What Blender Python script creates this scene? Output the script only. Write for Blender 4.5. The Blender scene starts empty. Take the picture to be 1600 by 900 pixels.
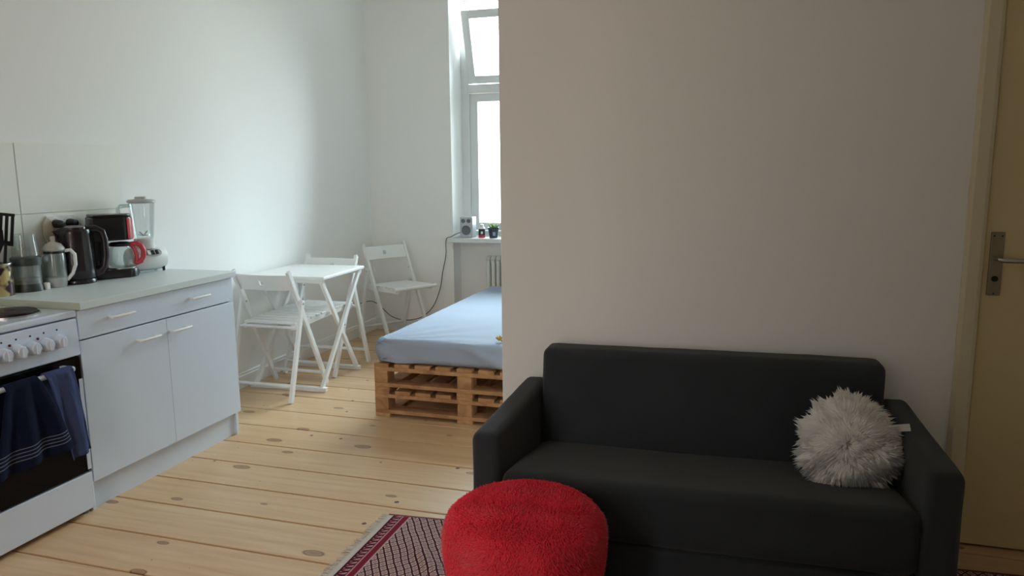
import bpy, bmesh, math, random
import numpy as np
from mathutils import Vector, Matrix, noise
random.seed(7)
rng = np.random.default_rng(7)
S = bpy.context.scene
COL = S.collection

# ------------------------------------------------------------------ camera
FPX = 1150.85
YAW, PITCH, ROLL = math.radians(17.091), math.radians(9.074), math.radians(0.570)
cy_, sy_, cp_, sp_ = math.cos(YAW), math.sin(YAW), math.cos(PITCH), math.sin(PITCH)
fwd = Vector((-sy_ * cp_, cy_ * cp_, -sp_))
rgt = Vector((cy_, sy_, 0))
dwn = fwd.cross(rgt)
r2 = math.cos(ROLL) * rgt + math.sin(ROLL) * dwn
d2 = -math.sin(ROLL) * rgt + math.cos(ROLL) * dwn
cam = bpy.data.cameras.new('camera')
cam.sensor_width = 36.0
cam.lens = FPX / 1600 * 36
cam.clip_start = 0.05
camo = bpy.data.objects.new('camera', cam)
COL.objects.link(camo)
camo.matrix_world = Matrix(((r2.x, -d2.x, -fwd.x, 2.99), (r2.y, -d2.y, -fwd.y, 0.0), (r2.z, -d2.z, -fwd.z, 1.35), (0, 0, 0, 1)))
S.camera = camo

# ------------------------------------------------------------------ world: bright overcast sky over darker ground
W = bpy.data.worlds.new('overcast_sky')
S.world = W
W.use_nodes = True
nt = W.node_tree
nt.nodes.clear()
out = nt.nodes.new('ShaderNodeOutputWorld')
bg = nt.nodes.new('ShaderNodeBackground')
tc = nt.nodes.new('ShaderNodeTexCoord')
sx = nt.nodes.new('ShaderNodeSeparateXYZ')
rp = nt.nodes.new('ShaderNodeValToRGB')
rp.color_ramp.elements[0].position = 0.47
rp.color_ramp.elements[0].color = (0.17, 0.165, 0.145, 1)
rp.color_ramp.elements[1].position = 1.0
rp.color_ramp.elements[1].color = (0.78, 0.935, 1.0, 1)      # overcast: zenith about three times the horizon
hz = rp.color_ramp.elements.new(0.52)
hz.color = (0.276, 0.328, 0.350, 1)
mr = nt.nodes.new('ShaderNodeMapRange')
mr.inputs[1].default_value = -1
mr.inputs[2].default_value = 1
nt.links.new(tc.outputs['Generated'], sx.inputs[0])
nt.links.new(sx.outputs['Z'], mr.inputs[0])
nt.links.new(mr.outputs[0], rp.inputs[0])
nt.links.new(rp.outputs[0], bg.inputs[0])
bg.inputs[1].default_value = 50.0
nt.links.new(bg.outputs[0], out.inputs[0])

# portals sampling the sky through the window and the added one
def portal(name, loc, rot, sx_, sy_):
    l = bpy.data.lights.new(name, 'AREA')
    l.shape = 'RECTANGLE'
    l.size, l.size_y = sx_, sy_
    l.cycles.is_portal = True
    o = bpy.data.objects.new(name, l)
    o.location = loc
    o.rotation_euler = rot
    COL.objects.link(o)
portal('window_portal', (1.40, 6.03, 1.78), (math.radians(-90), 0, 0), 1.32, 1.95)
portal('window_portal', (1.70, -1.53, 1.70), (math.radians(90), 0, 0), 0.80, 2.30)

vs = S.view_settings
vs.view_transform = 'Standard'
vs.look = 'None'
vs.gamma = 1.0
vs.use_curve_mapping = False
vs.exposure = 0.0
S.cycles.max_bounces = 14
S.cycles.diffuse_bounces = 10
S.cycles.transparent_max_bounces = 16
S.cycles.use_denoising = True
S.cycles.sample_clamp_indirect = 6.0

# ------------------------------------------------------------------ materials
def lin(c):
    return tuple((x / 12.92 if x <= 0.04045 else ((x + 0.055) / 1.055) ** 2.4) for x in c)
def rgb(r, g, b):
    return lin((r / 255, g / 255, b / 255)) + (1,)
MATS = {}
def mat(name, color, rough=0.5, metal=0.0, noise_amt=0.0, noise_scale=8.0, bump=0.0, bump_scale=60.0, spec=0.5, sheen=0.0, coat=0.0):
    if name in MATS:
        return MATS[name]
    m = bpy.data.materials.new(name)
    m.use_nodes = True
    n = m.node_tree
    b = n.nodes['Principled BSDF']
    b.inputs['Base Color'].default_value = color
    b.inputs['Roughness'].default_value = rough
    b.inputs['Metallic'].default_value = metal
    b.inputs['Specular IOR Level'].default_value = spec
    b.inputs['Sheen Weight'].default_value = sheen
    b.inputs['Coat Weight'].default_value = coat
    t = n.nodes.new('ShaderNodeTexCoord')
    if noise_amt > 0:
        nz = n.nodes.new('ShaderNodeTexNoise')
        nz.inputs['Scale'].default_value = noise_scale
        nz.inputs['Detail'].default_value = 4
        n.links.new(t.outputs['Object'], nz.inputs['Vector'])
        mx = n.nodes.new('ShaderNodeMix')
        mx.data_type = 'RGBA'
        mx.inputs[6].default_value = tuple(c * (1 - noise_amt) for c in color[:3]) + (1,)
        mx.inputs[7].default_value = tuple(min(1, c * (1 + noise_amt)) for c in color[:3]) + (1,)
        n.links.new(nz.outputs['Fac'], mx.inputs[0])
        n.links.new(mx.outputs[2], b.inputs['Base Color'])
    if bump > 0:
        nb = n.nodes.new('ShaderNodeTexNoise')
        nb.inputs['Scale'].default_value = bump_scale
        nb.inputs['Detail'].default_value = 5
        n.links.new(t.outputs['Object'], nb.inputs['Vector'])
        bp = n.nodes.new('ShaderNodeBump')
        bp.inputs['Strength'].default_value = bump
        bp.inputs['Distance'].default_value = 0.004
        n.links.new(nb.outputs['Fac'], bp.inputs['Height'])
        n.links.new(bp.outputs[0], b.inputs['Normal'])
    MATS[name] = m
    return m
def node(m, typ, **kw):
    nd = m.node_tree.nodes.new(typ)
    for k, v in kw.items():
        setattr(nd, k, v)
    return nd
def math_(m, op, a, b=None):
    nd = node(m, 'ShaderNodeMath', operation=op)
    for i, v in enumerate((a, b)):
        if v is None:
            continue
        if isinstance(v, (int, float)):
            nd.inputs[i].default_value = v
        else:
            m.node_tree.links.new(v, nd.inputs[i])
    return nd.outputs[0]
def mixc(m, fac, a, b):
    nd = node(m, 'ShaderNodeMix')
    nd.data_type = 'RGBA'
    for i, v in ((0, fac), (6, a), (7, b)):
        if isinstance(v, (int, float, tuple)):
            nd.inputs[i].default_value = v
        else:
            m.node_tree.links.new(v, nd.inputs[i])
    return nd.outputs[2]
def glassy(name, tint, refl=0.1, clear=0.9, rough=0.03, cap=0.30):
    """thin clear glass or plastic: mostly see-through, with a surface reflection"""
    m = bpy.data.materials.new(name)
    m.use_nodes = True
    n = m.node_tree
    n.nodes.clear()
    o = n.nodes.new('ShaderNodeOutputMaterial')
    tr = n.nodes.new('ShaderNodeBsdfTransparent')
    tr.inputs[0].default_value = tint
    gl = n.nodes.new('ShaderNodeBsdfGlossy')
    gl.inputs['Roughness'].default_value = rough
    fr = n.nodes.new('ShaderNodeFresnel')
    fr.inputs[0].default_value = 1.45
    ad = n.nodes.new('ShaderNodeMath')
    ad.operation = 'ADD'
    ad.use_clamp = True
    ad.inputs[1].default_value = refl
    mn = n.nodes.new('ShaderNodeMath')
    mn.operation = 'MINIMUM'
    mn.inputs[1].default_value = cap
    n.links.new(fr.outputs[0], mn.inputs[0])
    n.links.new(mn.outputs[0], ad.inputs[0])
    ms = n.nodes.new('ShaderNodeMixShader')
    n.links.new(ad.outputs[0], ms.inputs[0])
    n.links.new(tr.outputs[0], ms.inputs[1])
    n.links.new(gl.outputs[0], ms.inputs[2])
    if clear < 1:
        df = n.nodes.new('ShaderNodeBsdfDiffuse')
        df.inputs[0].default_value = tint
        m2 = n.nodes.new('ShaderNodeMixShader')
        m2.inputs[0].default_value = 1 - clear
        n.links.new(ms.outputs[0], m2.inputs[1])
        n.links.new(df.outputs[0], m2.inputs[2])
        ms = m2
    n.links.new(ms.outputs[0], o.inputs[0])
    return m

WALL = mat('white_wall_paint', rgb(238, 239, 238), 0.85, noise_amt=0.012, noise_scale=1.6, bump=0.10, bump_scale=45, spec=0.25)
CEIL = mat('ceiling_paint', rgb(238, 238, 232), 0.9, spec=0.2)
WLAC = mat('white_lacquer', rgb(232, 233, 232), 0.38, noise_amt=0.01)
WCAB = mat('white_melamine', rgb(211, 222, 237), 0.42, noise_amt=0.015, noise_scale=3)
WTOP = mat('worktop_laminate', rgb(214, 224, 226), 0.35, noise_amt=0.02, noise_scale=5)
WEDGE = mat('worktop_end_edging', rgb(178, 186, 168), 0.5)
ENAM = mat('white_enamel', rgb(212, 223, 240), 0.18, coat=0.3)
WPLA = mat('white_plastic', rgb(228, 230, 228), 0.35)
GPLA = mat('grey_plastic', rgb(120, 126, 124), 0.45)
BPLA = mat('black_plastic', rgb(26, 25, 28), 0.28, noise_amt=0.05)
BKPL = mat('kettle_plastic', rgb(34, 28, 33), 0.22)
RPLA = mat('red_plastic', rgb(176, 32, 42), 0.28, coat=0.3)
RHAN = mat('carafe_red_plastic', rgb(196, 58, 74), 0.35)
STEEL = mat('brushed_steel', rgb(190, 190, 186), 0.28, 1.0)
BRASS = mat('nickel_plate', rgb(150, 140, 118), 0.42, 1.0, noise_amt=0.05)
HOBM = mat('cast_iron', rgb(52, 40, 42), 0.42, 0.6, bump=0.15, bump_scale=80)
BGLASS = mat('black_oven_glass', rgb(12, 12, 15), 0.08, spec=0.12)
DARK = mat('dark_gap', rgb(22, 20, 20), 0.7)
DOORP = mat('cream_door_paint', rgb(214, 196, 152), 0.4, noise_amt=0.03, noise_scale=2)
TRIMP = mat('cream_trim_paint', rgb(216, 206, 178), 0.45, noise_amt=0.02)
RADP = mat('radiator_paint', rgb(228, 229, 224), 0.35)
WINP = mat('window_paint', rgb(224, 229, 230), 0.4)
SILVER = mat('silver_plastic', rgb(178, 182, 186), 0.35, 0.4)
CONE = mat('speaker_grille', rgb(110, 114, 120), 0.5, 0.3)
POTM = mat('dark_blue_pot', rgb(38, 52, 64), 0.4)
LEAF = mat('succulent_leaf', rgb(120, 158, 44), 0.5, noise_amt=0.15)
SOFA = mat('sofa_fabric', rgb(55, 59, 63), 0.95, noise_amt=0.22, noise_scale=4.0, bump=0.5, bump_scale=420, spec=0.15, sheen=0.12)
NAVY = mat('navy_towel', rgb(20, 26, 48), 0.95, noise_amt=0.25, noise_scale=20, bump=0.6, bump_scale=300, spec=0.1)
BLUET = mat('blue_towel', rgb(66, 76, 112), 0.95, noise_amt=0.18, noise_scale=20, bump=0.6, bump_scale=300, spec=0.1)
CABLE = mat('black_rubber', rgb(24, 24, 26), 0.5)
YELF = mat('dry_yellow_flower', rgb(190, 150, 40), 0.8, noise_amt=0.3, noise_scale=60)
STEMM = mat('dry_stem', rgb(110, 84, 44), 0.8)
SPOONW = mat('pale_wood', rgb(188, 178, 158), 0.6, noise_amt=0.08)
FRINGE = mat('cream_cotton', rgb(202, 194, 184), 0.95, noise_amt=0.12, noise_scale=80)
TASG = mat('white_cloth_tag', rgb(222, 220, 214), 0.9)
REDB = mat('red_fabric_base', rgb(236, 52, 76), 0.95, spec=0.1)
JARL = mat('bottle_black_band', rgb(46, 44, 52), 0.4)
JARR = mat('bottle_red_band', rgb(206, 40, 84), 0.35)
PANE = glassy('window_glass', (0.97, 0.99, 0.99, 1), 0.0, 1.0, 0.03, 1.0)
CGLASS = glassy('clear_glass', (0.97, 0.985, 0.985, 1), 0.02, 0.975)
SMOKE = glassy('smoky_plastic', (0.82, 0.87, 0.87, 1), 0.03, 0.86, 0.1)
DSMOKE = glassy('dark_smoky_glass', (0.35, 0.36, 0.36, 1), 0.06, 0.8)

def floor_material():
    m = mat('pine_floorboards', rgb(190, 152, 106), 0.3)
    n = m.node_tree
    b = n.nodes['Principled BSDF']
    geo = node(m, 'ShaderNodeNewGeometry')
    oi = node(m, 'ShaderNodeObjectInfo')
    cmb = node(m, 'ShaderNodeCombineXYZ')
    n.links.new(math_(m, 'MULTIPLY', oi.outputs['Random'], 37.0), cmb.inputs[0])
    n.links.new(math_(m, 'MULTIPLY', oi.outputs['Random'], 5.0), cmb.inputs[2])
    va = node(m, 'ShaderNodeVectorMath', operation='ADD')
    n.links.new(geo.outputs['Position'], va.inputs[0])
    n.links.new(cmb.outputs[0], va.inputs[1])
    mp = node(m, 'ShaderNodeMapping')
    mp.inputs['Scale'].default_value = (0.9, 13.0, 1.0)
    n.links.new(va.outputs[0], mp.inputs[0])
    g = node(m, 'ShaderNodeTexNoise')
    g.inputs['Scale'].default_value = 2.2
    g.inputs['Detail'].default_value = 7
    g.inputs['Distortion'].default_value = 0.7
    n.links.new(mp.outputs[0], g.inputs['Vector'])
    r = node(m, 'ShaderNodeValToRGB')
    e = r.color_ramp.elements
    e[0].position, e[0].color = 0.25, rgb(192, 154, 116)
    e[1].position, e[1].color = 0.75, rgb(216, 186, 150)
    n.links.new(g.outputs['Fac'], r.inputs[0])
    # board to board tint
    tint = mixc(m, math_(m, 'MULTIPLY', oi.outputs['Random'], 0.35), r.outputs[0], rgb(202, 162, 116))
    # big knots
    mk = node(m, 'ShaderNodeMapping')
    mk.inputs['Scale'].default_value = (2.1, 4.6, 1.0)
    n.links.new(va.outputs[0], mk.inputs[0])
    v = node(m, 'ShaderNodeTexVoronoi', voronoi_dimensions='2D')
    v.inputs['Scale'].default_value = 1.0
    n.links.new(mk.outputs[0], v.inputs['Vector'])
    sep = node(m, 'ShaderNodeSeparateColor')
    n.links.new(v.outputs['Color'], sep.inputs[0])
    size = math_(m, 'MULTIPLY', math_(m, 'MAXIMUM', math_(m, 'SUBTRACT', sep.outputs[0], 0.28), 0.0), 0.155)
    ratio = math_(m, 'DIVIDE', v.outputs['Distance'], math_(m, 'ADD', size, 0.0005))
    k = node(m, 'ShaderNodeValToRGB')
    ke = k.color_ramp.elements
    ke[0].position, ke[0].color = 0.0, (0.75, 0.75, 0.75, 1)
    ke[1].position, ke[1].color = 1.0, (0, 0, 0, 1)
    x = ke.new(0.62); x.color = (0.6, 0.6, 0.6, 1)
    x = ke.new(0.74); x.color = (1, 1, 1, 1)
    x = ke.new(0.90); x.color = (0.25, 0.25, 0.25, 1)
    n.links.new(ratio, k.inputs[0])
    c1 = mixc(m, k.outputs[0], tint, rgb(116, 76, 48))
    # small dark nail spots and pin knots
    v2 = node(m, 'ShaderNodeTexVoronoi', voronoi_dimensions='2D')
    v2.inputs['Scale'].default_value = 5.0
    n.links.new(va.outputs[0], v2.inputs['Vector'])
    sp2 = node(m, 'ShaderNodeSeparateColor')
    n.links.new(v2.outputs['Color'], sp2.inputs[0])
    lim = math_(m, 'MULTIPLY', math_(m, 'MAXIMUM', math_(m, 'SUBTRACT', sp2.outputs[1], 0.6), 0.0), 0.13)
    c2 = mixc(m, math_(m, 'LESS_THAN', v2.outputs['Distance'], lim), c1, rgb(84, 52, 34))
    n.links.new(c2, b.inputs['Base Color'])
    rr = node(m, 'ShaderNodeMapRange')
    rr.inputs[3].default_value, rr.inputs[4].default_value = 0.24, 0.38
    n.links.new(g.outputs['Fac'], rr.inputs[0])
    n.links.new(rr.outputs[0], b.inputs['Roughness'])
    bp = node(m, 'ShaderNodeBump')
    bp.inputs['Strength'].default_value = 0.12
    bp.inputs['Distance'].default_value = 0.003
    n.links.new(g.outputs['Fac'], bp.inputs['Height'])
    n.links.new(bp.outputs[0], b.inputs['Normal'])
    return m
FLOORM = floor_material()

def pallet_material():
    m = mat('raw_pallet_pine', rgb(178, 134, 92), 0.75)
    n = m.node_tree
    b = n.nodes['Principled BSDF']
    t = node(m, 'ShaderNodeTexCoord')
    oi = node(m, 'ShaderNodeObjectInfo')
    cmb = node(m, 'ShaderNodeCombineXYZ')
    n.links.new(math_(m, 'MULTIPLY', oi.outputs['Random'], 23.0), cmb.inputs[0])
    va = node(m, 'ShaderNodeVectorMath', operation='ADD')
    n.links.new(t.outputs['Object'], va.inputs[0])
    n.links.new(cmb.outputs[0], va.inputs[1])
    g = node(m, 'ShaderNodeTexNoise')
    g.inputs['Scale'].default_value = 9.0
    g.inputs['Detail'].default_value = 6
    g.inputs['Distortion'].default_value = 1.2
    n.links.new(va.outputs[0], g.inputs['Vector'])
    r = node(m, 'ShaderNodeValToRGB')
    e = r.color_ramp.elements
    e[0].position, e[0].color = 0.3, rgb(150, 104, 66)
    e[1].position, e[1].color = 0.72, rgb(206, 162, 116)
    n.links.new(g.outputs['Fac'], r.inputs[0])
    c = mixc(m, math_(m, 'MULTIPLY', oi.outputs['Random'], 0.45), r.outputs[0], rgb(166, 118, 78))
    n.links.new(c, b.inputs['Base Color'])
    return m
PALM = pallet_material()

def sheet_material():
    m = mat('blue_grey_sheet', rgb(160, 171, 189), 0.9, noise_amt=0.03, noise_scale=5, bump=0.15, bump_scale=300, spec=0.15)
    return m
SHEET = sheet_material()

def rug_material():
    """woven rug: UV in metres from the fringed end (u) and from the far selvedge (v)"""
    m = mat('woven_red_rug', rgb(120, 70, 70), 0.95, spec=0.1)
    n = m.node_tree
    b = n.nodes['Principled BSDF']
    uv = node(m, 'ShaderNodeUVMap', uv_map='UVMap')
    s = node(m, 'ShaderNodeSeparateXYZ')
    n.links.new(uv.outputs[0], s.inputs[0])
    U, V = s.outputs[0], s.outputs[1]
    nz = node(m, 'ShaderNodeTexNoise')
    nz.inputs['Scale'].default_value = 14
    n.links.new(uv.outputs[0], nz.inputs['Vector'])
    wob = math_(m, 'MULTIPLY', math_(m, 'SUBTRACT', nz.outputs['Fac'], 0.5), 0.012)
    U2 = math_(m, 'ADD', U, wob)
    # diamond lattice (two families of dark lines)
    def fam(au, av, pitch):
        t = math_(m, 'ADD', math_(m, 'MULTIPLY', U2, au / pitch), math_(m, 'MULTIPLY', V, av / pitch))
        return math_(m, 'FRACT', t)
    fa = fam(0.857, -0.515, 0.0252)
    fb = fam(0.688, 0.725, 0.0290)
    la = math_(m, 'LESS_THAN', fa, 0.24)
    lb = math_(m, 'LESS_THAN', fb, 0.17)
    line = math_(m, 'MAXIMUM', la, lb)
    # little motif in each diamond
    ca = math_(m, 'ABSOLUTE', math_(m, 'SUBTRACT', fa, 0.62))
    cb = math_(m, 'ABSOLUTE', math_(m, 'SUBTRACT', fb, 0.585))
    ring = math_(m, 'LESS_THAN', math_(m, 'ABSOLUTE', math_(m, 'SUBTRACT', math_(m, 'ADD', ca, cb), 0.27)), 0.06)
    dot = math_(m, 'LESS_THAN', math_(m, 'ADD', ca, cb), 0.09)
    c = mixc(m, math_(m, 'MAXIMUM', ring, dot), rgb(186, 162, 156), rgb(120, 60, 68))
    c = mixc(m, line, c, rgb(66, 18, 34))
    # borders at the fringed end
    b_in = math_(m, 'LESS_THAN', U, 0.092)
    c = mixc(m, b_in, c, rgb(122, 26, 48))
    thin = math_(m, 'MULTIPLY', math_(m, 'GREATER_THAN', U, 0.088), math_(m, 'LESS_THAN', U, 0.094))
    c = mixc(m, thin, c, rgb(190, 150, 150))
    thin2 = math_(m, 'MULTIPLY', math_(m, 'GREATER_THAN', U, 0.060), math_(m, 'LESS_THAN', U, 0.065))
    c = mixc(m, thin2, c, rgb(178, 140, 142))
    band = math_(m, 'MULTIPLY', math_(m, 'GREATER_THAN', U, 0.030), math_(m, 'LESS_THAN', U, 0.056))
    zig = math_(m, 'FRACT', math_(m, 'ADD', math_(m, 'MULTIPLY', V, 42.0), math_(m, 'MULTIPLY', U, 30.0)))
    c = mixc(m, math_(m, 'MULTIPLY', band, math_(m, 'LESS_THAN', zig, 0.45)), c, rgb(176, 140, 140))
    zig2 = math_(m, 'LESS_THAN', math_(m, 'FRACT', math_(m, 'MULTIPLY', V, 42.0)), 0.3)
    c = mixc(m, math_(m, 'MULTIPLY', band, zig2), c, rgb(44, 16, 36))
    dk = math_(m, 'MULTIPLY', math_(m, 'GREATER_THAN', U, 0.022), math_(m, 'LESS_THAN', U, 0.030))
    c = mixc(m, dk, c, rgb(70, 20, 36))
    c = mixc(m, math_(m, 'LESS_THAN', U, 0.022), c, rgb(196, 184, 176))
    # selvedge along the far side
    c = mixc(m, math_(m, 'LESS_THAN', V, 0.012), c, rgb(116, 70, 66))
    n.links.new(c, b.inputs['Base Color'])
    n2 = node(m, 'ShaderNodeTexNoise')
    n2.inputs['Scale'].default_value = 260
    n.links.new(uv.outputs[0], n2.inputs['Vector'])
    bp = node(m, 'ShaderNodeBump')
    bp.inputs['Strength'].default_value = 0.5
    bp.inputs['Distance'].default_value = 0.003
    n.links.new(n2.outputs['Fac'], bp.inputs['Height'])
    n.links.new(bp.outputs[0], b.inputs['Normal'])
    return m
RUGM = rug_material()

def striped_towel():
    m = mat('navy_striped_towel', rgb(20, 26, 48), 0.95, noise_amt=0.25, noise_scale=20, bump=0.6, bump_scale=300, spec=0.1)
    n = m.node_tree
    b = n.nodes['Principled BSDF']
    src = b.inputs['Base Color'].links[0].from_socket
    uv = node(m, 'ShaderNodeUVMap', uv_map='UVMap')
    s = node(m, 'ShaderNodeSeparateXYZ')
    n.links.new(uv.outputs[0], s.inputs[0])
    V = s.outputs[1]
    rng_ = math_(m, 'MULTIPLY', math_(m, 'GREATER_THAN', V, 0.80), math_(m, 'LESS_THAN', V, 0.93))
    st = math_(m, 'LESS_THAN', math_(m, 'FRACT', math_(m, 'MULTIPLY', V, 33.0)), 0.22)
    c = mixc(m, math_(m, 'MULTIPLY', rng_, st), src, rgb(120, 122, 138))
    n.links.new(c, b.inputs['Base Color'])
    return m
TOWELM = striped_towel()

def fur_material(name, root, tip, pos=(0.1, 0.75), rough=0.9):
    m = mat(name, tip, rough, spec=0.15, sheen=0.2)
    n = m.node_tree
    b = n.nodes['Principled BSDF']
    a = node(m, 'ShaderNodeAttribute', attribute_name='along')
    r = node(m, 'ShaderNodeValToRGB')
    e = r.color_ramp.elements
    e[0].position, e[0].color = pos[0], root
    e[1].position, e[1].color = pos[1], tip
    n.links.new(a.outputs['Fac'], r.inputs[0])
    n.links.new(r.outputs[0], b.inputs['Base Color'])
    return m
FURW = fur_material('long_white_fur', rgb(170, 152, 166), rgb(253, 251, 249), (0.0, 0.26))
FURR = fur_material('short_red_fur', rgb(238, 44, 66), rgb(250, 68, 90), (0.0, 1.0))

def can_material():
    m = mat('printed_tin', rgb(206, 190, 140), 0.3, 0.5)
    n = m.node_tree
    b = n.nodes['Principled BSDF']
    t = node(m, 'ShaderNodeTexCoord')
    nz = node(m, 'ShaderNodeTexNoise')
    nz.inputs['Scale'].default_value = 14
    n.links.new(t.outputs['Object'], nz.inputs['Vector'])
    r = node(m, 'ShaderNodeValToRGB')
    e = r.color_ramp.elements
    e[0].position, e[0].color = 0.47, rgb(60, 40, 50)
    e[1].position, e[1].color = 0.53, rgb(206, 188, 132)
    n.links.new(nz.outputs['Fac'], r.inputs[0])
    n.links.new(r.outputs[0], b.inputs['Base Color'])
    return m
CANM = can_material()

# ------------------------------------------------------------------ mesh helpers
WLOC = {}
class MB:
    def __init__(s):
        s.v, s.f, s.uv = [], [], None
    def add(s, vs, fs):
        k = len(s.v)
        s.v += [tuple(p) for p in vs]
        s.f += [tuple(i + k for i in f) for f in fs]
        return s
    def box(s, x0, x1, y0, y1, z0, z1):
        return s.add([(x0, y0, z0), (x1, y0, z0), (x1, y1, z0), (x0, y1, z0), (x0, y0, z1), (x1, y0, z1), (x1, y1, z1), (x0, y1, z1)],
                     [(0, 3, 2, 1), (4, 5, 6, 7), (0, 1, 5, 4), (1, 2, 6, 5), (2, 3, 7, 6), (3, 0, 4, 7)])
    def bar(s, p, q, w, h, side=(1, 0, 0)):
        """rectangular bar p->q; w along 'side', h across it"""
        p, q, sd = Vector(p), Vector(q), Vector(side)
        d = (q - p).normalized()
        sd = (sd - d * sd.dot(d)).normalized()
        up = d.cross(sd)
        a, b = sd * w / 2, up * h / 2
        vs = [p - a - b, p + a - b, p + a + b, p - a + b, q - a - b, q + a - b, q + a + b, q - a + b]
        return s.add(vs, [(0, 3, 2, 1), (4, 5, 6, 7), (0, 1, 5, 4), (1, 2, 6, 5), (2, 3, 7, 6), (3, 0, 4, 7)])
    def path(s, pts, r, n=8, closed=False):
        pts = [Vector(p) for p in pts]
        rs = r if isinstance(r, (list, tuple)) else [r] * len(pts)
        vs, fs = [], []
        prev = None
        m = len(pts)
        for i, p in enumerate(pts):
            if closed:
                d = pts[(i + 1) % m] - pts[i - 1]
            else:
                d = pts[min(i + 1, m - 1)] - pts[max(i - 1, 0)]
            d.normalize()
            if prev is None:
                prev = d.orthogonal().normalized()
            prev = (prev - d * prev.dot(d)).normalized()
            o = d.cross(prev)
            for k in range(n):
                a = 2 * math.pi * k / n
                vs.append(p + (prev * math.cos(a) + o * math.sin(a)) * rs[i])
        for i in range(m if closed else m - 1):
            j = (i + 1) % m
            for k in range(n):
                fs.append((i * n + k, i * n + (k + 1) % n, j * n + (k + 1) % n, j * n + k))
        if not closed:
            fs.append(tuple(range(n))[::-1])
            fs.append(tuple((m - 1) * n + k for k in range(n)))
        return s.add(vs, fs)
    def tube(s, p, q, r, n=10):
        return s.path([p, q], r, n)
    def lathe(s, prof, c=(0, 0, 0), n=24, sx=1.0, sy=1.0, rotz=0.0, cap=True):
        vs, fs = [], []
        for (r, z) in prof:
            for k in range(n):
                a = 2 * math.pi * k / n
                x, y = r * math.cos(a) * sx, r * math.sin(a) * sy
                x, y = x * math.cos(rotz) - y * math.sin(rotz), x * math.sin(rotz) + y * math.cos(rotz)
                vs.append((c[0] + x, c[1] + y, c[2] + z))
        for i in range(len(prof) - 1):
            for k in range(n):
                fs.append((i * n + k, i * n + (k + 1) % n, (i + 1) * n + (k + 1) % n, (i + 1) * n + k))
        if cap:
            if prof[0][0] > 1e-4:
                fs.append(tuple(range(n))[::-1])
            if prof[-1][0] > 1e-4:
                fs.append(tuple((len(prof) - 1) * n + k for k in range(n)))
        return s.add(vs, fs)
    def prism(s, poly, axis, a0, a1):
        """extrude a 2D polygon along axis 'x','y' or 'z' from a0 to a1"""
        n = len(poly)
        def P(u, v, a):
            return {'x': (a, u, v), 'y': (u, a, v), 'z': (u, v, a)}[axis]
        vs = [P(u, v, a0) for u, v in poly] + [P(u, v, a1) for u, v in poly]
        fs = [tuple(range(n))[::-1], tuple(range(n, 2 * n))] + [(i, (i + 1) % n, n + (i + 1) % n, n + i) for i in range(n)]
        return s.add(vs, fs)
    def grid(s, fn, nu, nv):
        vs = [fn(i / nu, j / nv) for j in range(nv + 1) for i in range(nu + 1)]
        fs = [(j * (nu + 1) + i, j * (nu + 1) + i + 1, (j + 1) * (nu + 1) + i + 1, (j + 1) * (nu + 1) + i) for j in range(nv) for i in range(nu)]
        s.uv = (nu, nv)
        return s.add(vs, fs)
    def xf(s, M):
        s.v = [tuple(M @ Vector(p)) for p in s.v]
        return s
    def build(s, name, material, parent=None, bevel=0.0, seg=2, smooth=False, loc=None, fix=True):
        if parent is not None:
            base = WLOC[parent.name]
        elif loc is not None:
            base = Vector(loc)
        else:
            a = np.array(s.v)
            mn, mxx = a.min(0), a.max(0)
            base = Vector(((mn[0] + mxx[0]) / 2, (mn[1] + mxx[1]) / 2, mn[2]))
        me = bpy.data.meshes.new(name)
        me.from_pydata([tuple(Vector(p) - base) for p in s.v], [], s.f)
        if s.uv:
            nu, nv = s.uv
            l = me.uv_layers.new(name='UVMap')
            vi = np.empty(len(me.loops), dtype=np.int32)
            me.loops.foreach_get('vertex_index', vi)
            arr = np.stack([(vi % (nu + 1)) / nu, (vi // (nu + 1)) / nv], 1).astype(np.float32)
            l.data.foreach_set('uv', arr.ravel())
        if fix or bevel > 0:
            bm = bmesh.new()
            bm.from_mesh(me)
            bmesh.ops.recalc_face_normals(bm, faces=bm.faces)
            if bevel > 0:
                es = [e for e in bm.edges if len(e.link_faces) == 2 and e.calc_face_angle(0) > 0.6]
                bmesh.ops.bevel(bm, geom=es, offset=bevel, segments=seg, affect='EDGES', profile=0.5, clamp_overlap=True)
            bm.to_mesh(me)
            bm.free()
        if smooth:
            me.polygons.foreach_set('use_smooth', [True] * len(me.polygons))
            try:
                me.set_sharp_from_angle(angle=math.radians(42))
            except Exception:
                pass
        me.materials.append(material)
        o = bpy.data.objects.new(name, me)
        COL.objects.link(o)
        if parent is not None:
            o.parent = parent
        else:
            o.location = base
        WLOC[o.name] = base
        return o
def tag(o, label, cat, group=None, kind=None):
    if label:
        o['label'] = label
    if cat:
        o['category'] = cat
    if group:
        o['group'] = group
    if kind:
        o['kind'] = kind
    return o
def thing(name, loc, label, cat, group=None):
    e = bpy.data.objects.new(name, None)
    e.empty_display_size = 0.1
    COL.objects.link(e)
    e.location = loc
    WLOC[e.name] = Vector(loc)
    return tag(e, label, cat, group)
def struct(o, label=None):
    o['kind'] = 'structure'
    if label:
        o['label'] = label
    return o
def copy_tree(o, parent=None):
    c = o.copy()
    COL.objects.link(c)
    c.parent = parent
    for ch in o.children:
        copy_tree(ch, c)
    return c

# ------------------------------------------------------------------ the room
RX, RY0, YB, HC = 4.80, -1.40, 5.67, 3.05     # right wall, wall behind the camera, window wall, ceiling
PY = 2.835                                    # face of the partition behind the sofa
PX = 2.072                                    # its free edge

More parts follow.
